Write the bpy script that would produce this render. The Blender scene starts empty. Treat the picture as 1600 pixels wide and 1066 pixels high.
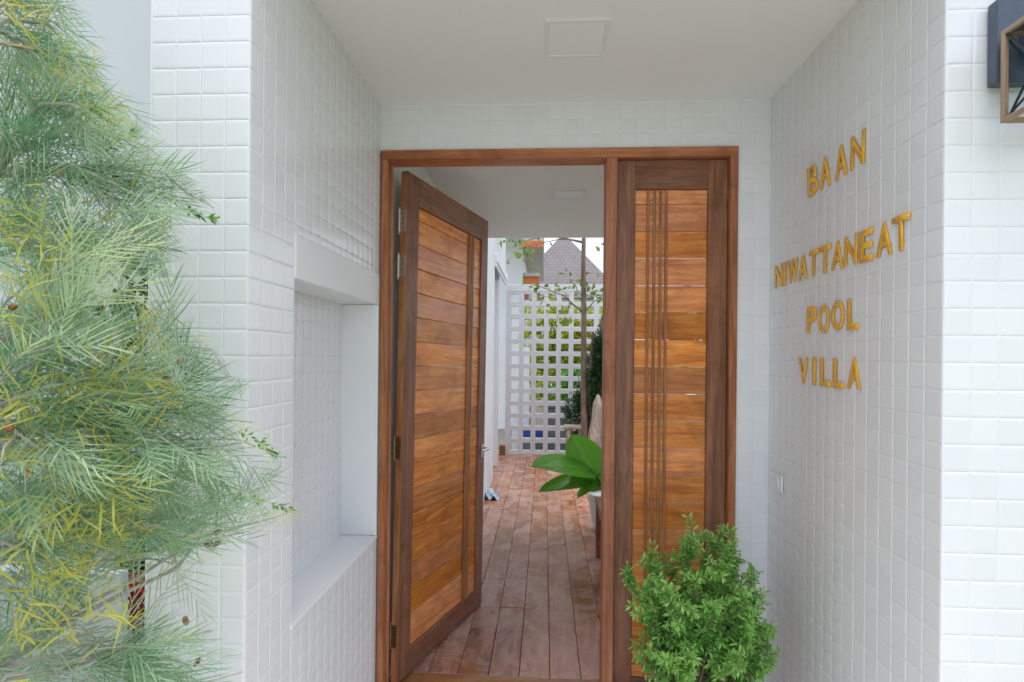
import bpy, bmesh, math, random
import numpy as np
from mathutils import Matrix, Vector

random.seed(7)
rng = np.random.default_rng(11)
SC = bpy.context.scene
COL = SC.collection
H = 1.80                      # eye height above the ground outside; every z below is eye-relative, then lifted by H

# ------------------------------------------------------------------ camera, sky, sun, exposure
cam_d = bpy.data.cameras.new('camera')
cam = bpy.data.objects.new('camera', cam_d); COL.objects.link(cam)
cam_d.sensor_width = 36.0
cam_d.lens = 880.8 / 1600 * 36.0
cam_d.shift_y = 23.7 / 1600
cam_d.clip_start = 0.02; cam_d.clip_end = 500
cam_d.dof.use_dof = True; cam_d.dof.focus_distance = 2.7; cam_d.dof.aperture_fstop = 10.0
cam.matrix_world = (Matrix.Translation((0, 0, H)) @ Matrix.Rotation(0.0583, 4, 'Z')
                    @ Matrix.Rotation(math.pi / 2 + 0.0016, 4, 'X') @ Matrix.Rotation(0.0096, 4, 'Z'))
SC.camera = cam

SUN_EL, SUN_AZ = math.radians(84), math.radians(170)      # azimuth clockwise from +Y: behind the camera, a little right
world = bpy.data.worlds.new('World'); SC.world = world; world.use_nodes = True
wn = world.node_tree.nodes; wl = world.node_tree.links
bg = wn['Background']
sky = wn.new('ShaderNodeTexSky'); sky.sky_type = 'NISHITA'; sky.sun_disc = False
sky.sun_elevation = SUN_EL; sky.sun_rotation = SUN_AZ
sky.air_density = 1.0; sky.dust_density = 2.0; sky.ozone_density = 1.0
veil = wn.new('ShaderNodeMix'); veil.data_type = 'RGBA'; veil.inputs[0].default_value = .62    # thin white cloud over the blue
wl.new(sky.outputs[0], veil.inputs[6]); veil.inputs[7].default_value = (5.9, 6.0, 6.6, 1)
wl.new(veil.outputs[2], bg.inputs[0]); bg.inputs[1].default_value = 0.115
sun_d = bpy.data.lights.new('sun', 'SUN'); sun_d.energy = 1.5; sun_d.angle = math.radians(60); sun_d.color = (1, .965, .91)
sun = bpy.data.objects.new('sun', sun_d); COL.objects.link(sun)
sdir = Vector((math.sin(SUN_AZ) * math.cos(SUN_EL), math.cos(SUN_AZ) * math.cos(SUN_EL), math.sin(SUN_EL)))
sun.rotation_euler = sdir.to_track_quat('Z', 'Y').to_euler()
sun.location = (0, 0, 12)
SC.view_settings.view_transform = 'Standard'; SC.view_settings.look = 'None'
SC.view_settings.gamma = 1.0; SC.view_settings.use_curve_mapping = False
SC.view_settings.exposure = 1.13

# ------------------------------------------------------------------ measured layout (metres, eye-relative)
XR, XL = 1.0546, -0.8145           # side walls of the porch
YR, YL, YB = 1.560, 1.501, 2.720   # right pier front, left pier front, door wall
ZC = 1.228                          # porch ceiling
ZF = -1.690                         # timber floor
ZG = -H                             # ground outside
ZP = -1.70                          # porch slab
PV = 0.07204; PH = 0.07             # tile pitch
ZJ = 0.0675                         # one horizontal joint
YLAT = 9.784                        # breeze-block screen

# ------------------------------------------------------------------ helpers
def uniq(n): return n
def tag(o, label=None, cat=None, group=None, kind=None):
    if label: o['label'] = label
    if cat: o['category'] = cat
    if group: o['group'] = group
    if kind: o['kind'] = kind
    return o
def up(p): return (p[0], p[1], p[2] + H)
def empty(name, loc, label, cat, group=None, rot=None):
    o = bpy.data.objects.new(name, None); COL.objects.link(o)
    o.location = loc; o.empty_display_size = .1
    if rot is not None: o.rotation_euler = rot
    return tag(o, label, cat, group)
def link(name, me, mat=None, parent=None, loc=None, rot=None):
    o = bpy.data.objects.new(name, me); COL.objects.link(o)
    if mat is not None and not me.materials: me.materials.append(mat)
    if parent: o.parent = parent
    if loc is not None: o.location = loc
    if rot is not None: o.rotation_euler = rot
    return o
class MB:
    """collects shapes, then becomes ONE mesh object"""
    def __init__(s): s.bm = bmesh.new()
    def box(s, x0, x1, y0, y1, z0, z1, bev=0.0, seg=1):
        b = bmesh.new(); bmesh.ops.create_cube(b, size=1.0)
        for v in b.verts:
            v.co = Vector(((x0 + x1) / 2 + v.co.x * (x1 - x0), (y0 + y1) / 2 + v.co.y * (y1 - y0), (z0 + z1) / 2 + v.co.z * (z1 - z0)))
        if bev: bmesh.ops.bevel(b, geom=list(b.edges), offset=bev, segments=seg, affect='EDGES', profile=.5)
        s._add(b); return s
    def _add(s, b, M=None):
        me = bpy.data.meshes.new('tmp'); b.to_mesh(me); b.free()
        if M is not None: me.transform(M)
        s.bm.from_mesh(me); bpy.data.meshes.remove(me)
    def cyl(s, p0, p1, r0, r1=None, n=16, caps=True):
        r1 = r0 if r1 is None else r1
        p0, p1 = Vector(p0), Vector(p1); d = p1 - p0
        b = bmesh.new(); bmesh.ops.create_cone(b, cap_ends=caps, segments=n, radius1=r0, radius2=r1, depth=d.length)
        s._add(b, Matrix.Translation((p0 + p1) / 2) @ d.to_track_quat('Z', 'Y').to_matrix().to_4x4()); return s
    def sphere(s, c, r, u=16, v=10, sc=(1, 1, 1)):
        b = bmesh.new(); bmesh.ops.create_uvsphere(b, u_segments=u, v_segments=v, radius=r)
        s._add(b, Matrix.Translation(c) @ Matrix.Diagonal((*sc, 1))); return s
    def prism(s, pts, axis, a, b_):
        """extrude polygon pts (2D) along axis from a to b_; axis 'x': (y,z); 'y': (x,z); 'z': (x,y)"""
        f = {'x': lambda p, t: (t, p[0], p[1]), 'y': lambda p, t: (p[0], t, p[1]), 'z': lambda p, t: (p[0], p[1], t)}[axis]
        A = [s.bm.verts.new(f(p, a)) for p in pts]; B = [s.bm.verts.new(f(p, b_)) for p in pts]
        n = len(pts)
        s.bm.faces.new(A); s.bm.faces.new(B[::-1])
        for i in range(n): s.bm.faces.new((A[i], B[i], B[(i + 1) % n], A[(i + 1) % n]))
        return s
    def lathe(s, prof, c=(0, 0, 0), n=32):
        rings = []
        for r, z in prof:
            rings.append([s.bm.verts.new((c[0] + r * math.cos(2 * math.pi * k / n), c[1] + r * math.sin(2 * math.pi * k / n), c[2] + z)) for k in range(n)])
        for a, b in zip(rings, rings[1:]):
            for k in range(n): s.bm.faces.new((a[k], a[(k + 1) % n], b[(k + 1) % n], b[k]))
        s.bm.faces.new(rings[0][::-1]); s.bm.faces.new(rings[-1]); return s
    def tube(s, pts, radii, n=8):
        pts = [Vector(p) for p in pts]
        if not hasattr(radii, '__len__'): radii = [radii] * len(pts)
        radii = [float(x) for x in radii]; rings = []; ref = Vector((.37, .21, .9))
        for i, p in enumerate(pts):
            d = (pts[min(i + 1, len(pts) - 1)] - pts[max(i - 1, 0)]).normalized()
            u = d.cross(ref)
            if u.length < 1e-3: u = d.cross(Vector((1, 0, 0)))
            u.normalize(); w = d.cross(u)
            rings.append([s.bm.verts.new(p + radii[i] * (math.cos(2 * math.pi * k / n) * u + math.sin(2 * math.pi * k / n) * w)) for k in range(n)])
        for a, b in zip(rings, rings[1:]):
            for k in range(n): s.bm.faces.new((a[k], a[(k + 1) % n], b[(k + 1) % n], b[k]))
        s.bm.faces.new(rings[0][::-1]); s.bm.faces.new(rings[-1]); return s
    def mesh(s, name, smooth=False):
        bmesh.ops.recalc_face_normals(s.bm, faces=list(s.bm.faces))
        me = bpy.data.meshes.new(name); s.bm.to_mesh(me); s.bm.free()
        if smooth:
            for p in me.polygons: p.use_smooth = True
            try: me.set_sharp_from_angle(angle=math.radians(38))
            except Exception: pass
        return me
    def build(s, name, mat, parent=None, loc=None, rot=None, smooth=False):
        return link(name, s.mesh(name, smooth), mat, parent, loc, rot)

def np_mesh(name, V, polys, tints=None, smooth=False):
    """V (n,3); polys: list of (m,k) int arrays; tints per vertex -> colour attribute 'tint'"""
    me = bpy.data.meshes.new(name)
    V = np.asarray(V, dtype=np.float32)
    me.vertices.add(len(V)); me.vertices.foreach_set('co', V.ravel())
    loops = np.concatenate([p.ravel() for p in polys]).astype(np.int32)
    tot = np.concatenate([np.full(len(p), p.shape[1]) for p in polys]).astype(np.int32)
    start = np.concatenate([[0], np.cumsum(tot)[:-1]]).astype(np.int32)
    me.loops.add(len(loops)); me.loops.foreach_set('vertex_index', loops)
    me.polygons.add(len(tot)); me.polygons.foreach_set('loop_start', start); me.polygons.foreach_set('loop_total', tot)
    me.update(calc_edges=True)
    if tints is not None:
        a = me.attributes.new('tint', 'FLOAT', 'POINT'); a.data.foreach_set('value', np.asarray(tints, dtype=np.float32))
    if smooth: me.polygons.foreach_set('use_smooth', np.ones(len(tot), dtype=bool))
    me.validate(); return me

# ------------------------------------------------------------------ materials
def new_mat(name):
    m = bpy.data.materials.new(name); m.use_nodes = True
    nt = m.node_tree; b = nt.nodes['Principled BSDF']
    return m, nt, b
def N(nt, t, **kw):
    n = nt.nodes.new(t)
    for k, v in kw.items(): setattr(n, k, v)
    return n
def ramp(nt, stops):
    r = N(nt, 'ShaderNodeValToRGB'); e = r.color_ramp.elements
    while len(e) < len(stops): e.new(.5)
    for el, (p, c) in zip(e, stops):
        el.position = p; el.color = (*c, 1) if len(c) == 3 else c
    return r
def obj_coords(nt, scale=(1, 1, 1), rand=7.0):
    """object coordinates moved by a random offset per object"""
    tc = N(nt, 'ShaderNodeTexCoord'); oi = N(nt, 'ShaderNodeObjectInfo')
    mul = N(nt, 'ShaderNodeMath', operation='MULTIPLY'); mul.inputs[1].default_value = rand
    nt.links.new(oi.outputs['Random'], mul.inputs[0])
    add = N(nt, 'ShaderNodeVectorMath', operation='ADD')
    nt.links.new(tc.outputs['Object'], add.inputs[0]); nt.links.new(mul.outputs[0], add.inputs[1])
    sc = N(nt, 'ShaderNodeVectorMath', operation='MULTIPLY'); sc.inputs[1].default_value = scale
    nt.links.new(add.outputs[0], sc.inputs[0])
    return sc.outputs[0], oi
def noise(nt, vec, scale, detail=4, rough=.55, dist=0.0):
    n = N(nt, 'ShaderNodeTexNoise'); n.inputs['Scale'].default_value = scale
    n.inputs['Detail'].default_value = detail; n.inputs['Roughness'].default_value = rough; n.inputs['Distortion'].default_value = dist
    if vec is not None: nt.links.new(vec, n.inputs['Vector'])
    return n
def mixc(nt, a, b, f, mode='MIX'):
    m = N(nt, 'ShaderNodeMix', data_type='RGBA', blend_type=mode)
    for sock, v in ((m.inputs[6], a), (m.inputs[7], b), (m.inputs[0], f)):
        if hasattr(v, 'node'): nt.links.new(v, sock)
        elif isinstance(v, (int, float)): sock.default_value = v
        else: sock.default_value = (*v, 1)
    return m.outputs[2]
def maprange(nt, v, a, b, c, d):
    m = N(nt, 'ShaderNodeMapRange'); nt.links.new(v, m.inputs[0])
    for i, x in enumerate((a, b, c, d)): m.inputs[i + 1].default_value = x
    return m.outputs[0]
def bump(nt, b, h, strength=.3, dist=.002):
    n = N(nt, 'ShaderNodeBump'); n.inputs['Strength'].default_value = strength; n.inputs['Distance'].default_value = dist
    nt.links.new(h, n.inputs['Height']); nt.links.new(n.outputs[0], b.inputs['Normal'])

def plain(name, col, rough=.6, var=.08, nscale=6, metallic=0.0, bmp=.15, bs=60, spec=.5):
    m, nt, b = new_mat(name)
    v, oi = obj_coords(nt)
    n = noise(nt, v, nscale, 5)
    lo = tuple(c * (1 - var) for c in col); hi = tuple(min(1, c * (1 + var)) for c in col)
    r = ramp(nt, [(.3, lo), (.7, hi)]); nt.links.new(n.outputs[0], r.inputs[0])
    nt.links.new(r.outputs[0], b.inputs['Base Color'])
    b.inputs['Roughness'].default_value = rough; b.inputs['Metallic'].default_value = metallic
    b.inputs['Specular IOR Level'].default_value = spec
    if bmp:
        n2 = noise(nt, v, bs, 4); bump(nt, b, n2.outputs[0], bmp, .002)
    return m

def wood(name, dark, mid, light, axis='x', rough=.42, obj_var=.25, stain=.5, stretch=14, worn_sheen=None, gs=1.0):
    """grain runs along the object's own `axis`"""
    m, nt, b = new_mat(name)
    k = {'x': (1, stretch, stretch), 'y': (stretch, 1, stretch), 'z': (stretch, stretch, 1)}[axis]
    v, oi = obj_coords(nt, tuple(a * gs for a in k), 9.0)
    vs, _ = obj_coords(nt, (1, 1, 1), 9.0)
    g1 = noise(nt, v, 1.6, 6, .6, 1.3)
    g2 = noise(nt, v, 9.0, 4, .6, .4)
    r1 = ramp(nt, [(.28, dark), (.5, mid), (.72, light)]); nt.links.new(g1.outputs[0], r1.inputs[0])
    fine = maprange(nt, g2.outputs[0], .32, .68, .78, 1.12)
    c = mixc(nt, r1.outputs[0], fine, 1.0, 'MULTIPLY')
    # tone of each board
    hs = N(nt, 'ShaderNodeHueSaturation')
    rv = maprange(nt, oi.outputs['Random'], 0, 1, 1 - obj_var, 1 + obj_var)
    nt.links.new(c, hs.inputs['Color']); nt.links.new(rv, hs.inputs['Value'])
    wn_ = N(nt, 'ShaderNodeTexWhiteNoise', noise_dimensions='1D'); nt.links.new(oi.outputs['Random'], wn_.inputs['W'])
    hv = maprange(nt, wn_.outputs[0], 0, 1, .4972, .5022); nt.links.new(hv, hs.inputs['Hue'])
    sv = maprange(nt, wn_.outputs[0], 0, 1, .92, 1.06); nt.links.new(sv, hs.inputs['Saturation'])
    c = hs.outputs[0]
    # blotchy old varnish and dirt
    s1 = noise(nt, vs, 4.5, 5, .65, .6)
    sf = maprange(nt, s1.outputs[0], .5, .72, 0, stain)
    c = mixc(nt, c, tuple(x * .45 for x in dark), sf)
    # a few dark knots and nail holes
    vo = N(nt, 'ShaderNodeTexVoronoi'); vo.inputs['Scale'].default_value = 5.0; nt.links.new(vs, vo.inputs['Vector'])
    kf = maprange(nt, vo.outputs[0], .0, .045, .75, 0)
    c = mixc(nt, c, tuple(x * .3 for x in dark), kf)
    if worn_sheen:  # pale wear, with hazy floor sheen painted into the same patches
        w1 = noise(nt, vs, 2.6, 6, .68, .8)
        wf = maprange(nt, w1.outputs[0], .45, .75, 0, worn_sheen[1])
        c = mixc(nt, c, worn_sheen[0], wf)
        rr = maprange(nt, w1.outputs[0], .4, .7, rough - .1, rough + .22)
    else:
        rr = maprange(nt, s1.outputs[0], .3, .7, rough - .1, rough + .12)
    nt.links.new(c, b.inputs['Base Color']); nt.links.new(rr, b.inputs['Roughness'])
    b.inputs['Specular IOR Level'].default_value = .4
    bump(nt, b, g2.outputs[0], .35, .0015)
    return m

def leafmat(name, cols, rough=.5, trans=.35, spec=.3):
    """cols: colours picked by each leaf's own 'tint'"""
    m, nt, b = new_mat(name)
    at = N(nt, 'ShaderNodeAttribute', attribute_name='tint')
    r = ramp(nt, [(i / (len(cols) - 1), c) for i, c in enumerate(cols)])
    nt.links.new(at.outputs['Fac'], r.inputs[0])
    nt.links.new(r.outputs[0], b.inputs['Base Color'])
    b.inputs['Roughness'].default_value = rough; b.inputs['Specular IOR Level'].default_value = spec
    tr = N(nt, 'ShaderNodeBsdfTranslucent'); nt.links.new(r.outputs[0], tr.inputs[0])
    mx = N(nt, 'ShaderNodeMixShader'); mx.inputs[0].default_value = trans
    nt.links.new(b.outputs[0], mx.inputs[1]); nt.links.new(tr.outputs[0], mx.inputs[2])
    nt.links.new(mx.outputs[0], nt.nodes['Material Output'].inputs[0])
    return m

def tile_mat():
    m, nt, b = new_mat('glazed_white_tile')
    oi = N(nt, 'ShaderNodeObjectInfo')
    tc = N(nt, 'ShaderNodeTexCoord')
    geo = N(nt, 'ShaderNodeNewGeometry')
    n = noise(nt, geo.outputs['Position'], 2.2, 4)
    r = ramp(nt, [(.3, (.775, .79, .82)), (.7, (.805, .82, .84))]); nt.links.new(n.outputs[0], r.inputs[0])
    rv = maprange(nt, oi.outputs['Random'], 0, 1, .975, 1.015)
    c = mixc(nt, r.outputs[0], rv, 1.0, 'MULTIPLY')
    nt.links.new(c, b.inputs['Base Color'])
    n2 = noise(nt, geo.outputs['Position'], 25, 3)
    rr = maprange(nt, n2.outputs[0], .3, .7, .16, .26); nt.links.new(rr, b.inputs['Roughness'])
    n3 = noise(nt, geo.outputs['Position'], 18, 2); bump(nt, b, n3.outputs[0], .05, .004)
    return m

M = {}
M['tile'] = tile_mat()
M['grout'] = plain('white_grout', (.80, .82, .84), .8, .03, 20, bmp=.1, bs=200)
M['plaster'] = plain('white_plaster', (.74, .76, .78), .85, .04, 2.5, bmp=.15, bs=120)
M['greypaint'] = plain('pale_grey_wall_paint', (.60, .635, .66), .8, .03, 1.5, bmp=.1, bs=90)
M['lintel'] = plain('smooth_white_lintel', (.80, .815, .83), .45, .03, 2.5, bmp=.05, bs=60)
M['ceiling'] = plain('painted_ceiling', (.80, .805, .80), .9, .02, 1.5, bmp=.1, bs=140)
M['boardwood'] = wood('honey_teak_board', (.42, .12, .02), (.67, .228, .042), (.81, .345, .09), 'x', .32, .25, .5, 12)
M['rail'] = wood('dark_teak_rail', (.14, .056, .03), (.225, .097, .053), (.32, .15, .083), 'x', .5, .10, .4, 16)
M['stile'] = wood('dark_teak_stile', (.14, .056, .03), (.23, .10, .055), (.33, .158, .09), 'z', .5, .10, .4, 16)
M['frameh'] = wood('red_teak_frame_head', (.28, .08, .018), (.43, .14, .034), (.54, .20, .06), 'x', .42, .08, .5, 16)
M['framev'] = wood('red_teak_frame_post', (.27, .092, .042), (.42, .165, .075), (.54, .24, .12), 'z', .48, .10, .45, 16)
M['edge'] = wood('lit_teak_edge', (.26, .10, .035), (.42, .18, .07), (.55, .27, .11), 'z', .5, .05, .5, 16)  # brighter teak: light on the door's hinge edge put into the colour
M['batten'] = wood('teak_batten', (.22, .085, .033), (.36, .15, .058), (.48, .22, .09), 'z', .42, .15, .3, 20)
M['plank'] = wood('worn_floor_plank', (.22, .09, .052), (.39, .168, .096), (.52, .275, .168), 'y', .27, .16, .3, 7, worn_sheen=((.60, .47, .39), .75))
M['threshold'] = wood('threshold_board', (.2, .07, .02), (.34, .13, .036), (.45, .2, .07), 'x', .38, .1, .4, 12, worn_sheen=((.5, .42, .36), .5))
M['oldwood'] = wood('grey_driftwood', (.2, .15, .115), (.40, .32, .25), (.58, .49, .40), 'z', .85, .15, .3, 9)
M['barkwood'] = wood('brown_bark', (.10, .065, .04), (.22, .15, .10), (.34, .25, .18), 'z', .9, .1, .3, 5)
M['benchwood'] = wood('bench_wood', (.15, .06, .025), (.25, .115, .055), (.34, .18, .10), 'y', .5, .1, .4, 12)
M['steel'] = plain('brushed_steel', (.56, .54, .52), .32, .06, 30, 1.0, .05, 200)
M['brass'] = plain('aged_brass', (.30, .235, .13), .42, .25, 40, 1.0, .1, 120)
M['nickel'] = plain('satin_nickel_plate', (.62, .54, .46), .4, .1, 60, .8, .05, 200)
M['screw'] = plain('dark_screw', (.08, .07, .06), .5, .1, 30, .8, 0)
M['gold'] = plain('mirror_gold_acrylic', (.95, .50, .045), .18, .03, 8, .3, .02, 30)
M['charcoal'] = plain('charcoal_painted_metal', (.085, .11, .145), .38, .08, 20, .3, .05, 200)
M['blackmetal'] = plain('dark_metal_bar', (.035, .05, .06), .4, .1, 20, .5, 0)
M['lampwood'] = wood('lamp_wood_bar', (.24, .16, .10), (.36, .25, .165), (.46, .34, .235), 'z', .5, .06, .15, 14)
M['switch'] = plain('white_switch_plastic', (.80, .81, .82), .3, .01, 5, bmp=0)
M['diffuser'] = plain('opal_light_panel', (.82, .83, .86), .35, .01, 5, bmp=0)
M['lightframe'] = plain('white_light_frame', (.76, .75, .78), .45, .01, 5, bmp=0)
M['bounce_paving'] = plain('pale_bounce_paving', (.73, .705, .65), .85, .08, 3, bmp=.3, bs=40)  # unseen slabs, kept pale to bounce light up into the porch
M['soil'] = plain('dark_garden_soil', (.09, .075, .055), .95, .4, 9, bmp=.6, bs=40)
M['gravel'] = plain('grey_gravel', (.17, .155, .135), .95, .6, 60, bmp=.8, bs=80)
M['lawn'] = plain('grass_ground', (.13, .16, .055), .95, .4, 8, bmp=.6, bs=60)
M['screen'] = plain('white_painted_block', (.72, .74, .76), .8, .04, 3, bmp=.2, bs=80)
M['aluminium'] = plain('white_aluminium', (.76, .78, .80), .4, .02, 3, bmp=0)
M['orange'] = plain('orange_painted_fascia', (.62, .17, .055), .6, .08, 5, bmp=.1)
M['soffit'] = plain('grey_soffit', (.5, .48, .45), .8, .05, 4, bmp=.1)
M['pot_grey'] = plain('grey_stoneware_pot', (.32, .31, .30), .55, .12, 9, bmp=.2, bs=60)
M['pot_white'] = plain('white_ceramic_pot', (.76, .78, .80), .3, .03, 5, bmp=.05)
M['blue'] = plain('blue_plastic_crate', (.02, .09, .45), .4, .1, 5, bmp=0)
M['greyplastic'] = plain('grey_plastic_bin', (.16, .18, .2), .5, .15, 5, bmp=.05)
M['rag'] = plain('blue_white_rag', (.42, .55, .66), .9, .4, 25, bmp=.4, bs=60)
M['stem'] = plain('green_brown_stem', (.20, .17, .10), .8, .3, 30, bmp=.3, bs=80)
M['palebranch'] = plain('pale_grey_branch', (.40, .38, .34), .85, .3, 30, bmp=.3, bs=80)
M['pod'] = plain('red_brown_seed_pod', (.26, .085, .04), .6, .3, 40, bmp=.1)
M['needle'] = leafmat('silver_green_needles', [(.10, .25, .12), (.26, .43, .24), (.43, .57, .39), (.60, .68, .32)], .5, .35)
M['younglf'] = leafmat('yellow_young_shoots', [(.42, .50, .12), (.56, .56, .12), (.66, .56, .08)], .5, .4)
M['shrubleaf'] = leafmat('fresh_green_leaf', [(.07, .23, .045), (.16, .42, .08), (.29, .56, .13), (.45, .66, .20)], .42, .35, .4)
M['treeleaf'] = leafmat('tree_leaf', [(.08, .17, .03), (.20, .32, .06), (.34, .42, .08)], .45, .45)
M['hedgeleaf'] = leafmat('yellow_green_hedge_leaf', [(.16, .3, .03), (.40, .48, .04), (.62, .62, .05)], .5, .5)
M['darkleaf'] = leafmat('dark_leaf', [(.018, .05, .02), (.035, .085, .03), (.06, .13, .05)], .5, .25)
M['bigleaf'] = leafmat('broad_glossy_leaf', [(.06, .22, .02), (.13, .38, .035), (.20, .48, .06)], .25, .4, .5)
M['deadleaf'] = leafmat('dead_orange_leaf', [(.35, .12, .02), (.5, .19, .03), (.5, .2, .04)], .6, .2)
M['redflower'] = leafmat('red_petal', [(.35, .015, .03), (.55, .04, .07), (.62, .10, .12)], .5, .3)

def roof_mat():
    m, nt, b = new_mat('brown_grey_roof_tiles')
    tc = N(nt, 'ShaderNodeTexCoord')
    br = N(nt, 'ShaderNodeTexBrick'); br.inputs['Scale'].default_value = 3.0
    br.inputs['Color1'].default_value = (.165, .15, .16, 1); br.inputs['Color2'].default_value = (.195, .175, .185, 1); br.inputs['Mortar'].default_value = (.125, .115, .12, 1)
    br.inputs['Mortar Size'].default_value = .03; br.inputs['Brick Width'].default_value = .6; br.inputs['Row Height'].default_value = .45
    mp = N(nt, 'ShaderNodeMapping'); mp.inputs['Rotation'].default_value = (math.radians(90), 0, 0)
    nt.links.new(tc.outputs['Object'], mp.inputs[0]); nt.links.new(mp.outputs[0], br.inputs[0])
    nt.links.new(br.outputs[0], b.inputs['Base Color']); b.inputs['Roughness'].default_value = .85
    return m
M['roof'] = roof_mat()
def glass_mat():
    m, nt, b = new_mat('clear_glass')
    b.inputs['Base Color'].default_value = (.95, .98, 1, 1); b.inputs['Roughness'].default_value = .02
    b.inputs['Transmission Weight'].default_value = 1.0; b.inputs['IOR'].default_value = 1.03
    return m
M['glass'] = glass_mat()

# ------------------------------------------------------------------ ground and slabs
g = MB().box(-150, 150, -150, 150, ZG - .3 + H, 0).build('ground', M['lawn']); tag(g, kind='structure')
g = MB().box(-1.3, 1.35, -9, 1.44, .0, .03).build('bounce_paving', M['bounce_paving']); tag(g, kind='structure')  # added out of view for bounce light; narrow so the piers get less
g = MB().box(XL - .35, XR + 1.5, 1.44, YB, .0, ZP + H, .004).build('porch_floor', M['bounce_paving']); tag(g, kind='structure')
g = MB().box(-1.4, 3.0, YB + .002, YLAT + .15, .0, ZF + H - .025).build('floor_slab', M['soil']); tag(g, kind='structure')
g = MB().box(-6, 8, YLAT + .2, 40, .0, .012).build('garden_gravel', M['gravel']); tag(g, kind='structure')

# timber floor of the passage: every plank a piece
fl = bpy.data.objects.new('floor', None); COL.objects.link(fl); fl.location = (0, 0, 0); tag(fl, kind='structure')
pw = .1635; x0 = .042 - pw * 6
random.seed(3)
for k in range(14):
    xa = x0 + (k - 1) * pw
    if xa + pw > 1.75: break
    y = 2.984; joints = [3.80 if k in (4, 5, 10) else random.uniform(4.9, 7.0)]
    while joints[-1] < YLAT - 1.2: joints.append(joints[-1] + random.uniform(2.4, 4.0))
    joints[-1] = YLAT + .1
    for yb in joints:
        L = yb - y
        dz = random.uniform(-.0012, .0012)
        p = MB().box(-pw / 2 + .0014, pw / 2 - .0014, -L / 2 + .0014, L / 2 - .0014, -.022, 0, .0025).build('plank', M['plank'], fl, (xa + pw / 2, y + L / 2, ZF + H + dz))
        y = yb
MB().box(-.62, .62, -.075, .075, -.022, 0, .003).build('threshold_board', M['threshold'], fl, (-.19, 2.907, ZF + H + .001))
MB().box(-.5, .5, -.075, .075, -.022, 0, .003).build('threshold_board', M['threshold'], fl, (.932, 2.907, ZF + H + .0015))

# ------------------------------------------------------------------ tiled walls
def tile_mesh(w, h, name='tile'):
    g_ = .0006; rings = [(g_, 0), (g_ + .0005, .0005), (g_ + .0026, .0011), (g_ + .0070, .0015)]
    bm = bmesh.new(); R = []
    for ins, z in rings:
        R.append([bm.verts.new((sx * (w / 2 - ins), sy * (h / 2 - ins), z)) for sx, sy in ((-1, -1), (1, -1), (1, 1), (-1, 1))])
    for a, b in zip(R, R[1:]):
        for i in range(4): bm.faces.new((a[i], a[(i + 1) % 4], b[(i + 1) % 4], b[i]))
    bm.faces.new(R[-1])
    me = bpy.data.meshes.new(name); bm.to_mesh(me); bm.free()
    me.materials.append(M['tile']); return me
_tm = {}
def get_tile(w, h):
    k = (round(w, 4), round(h, 4))
    if k not in _tm: _tm[k] = tile_mesh(*k)
    return _tm[k]
def in_view(p, marg=60):
    """pixel and depth of a point, to know which tiles show largest"""
    c = cam.matrix_world.inverted() @ Vector(p)
    if c.z > -.05: return None
    return 880.8 * c.x / -c.z, 880.8 * c.y / -c.z, -c.z
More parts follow.
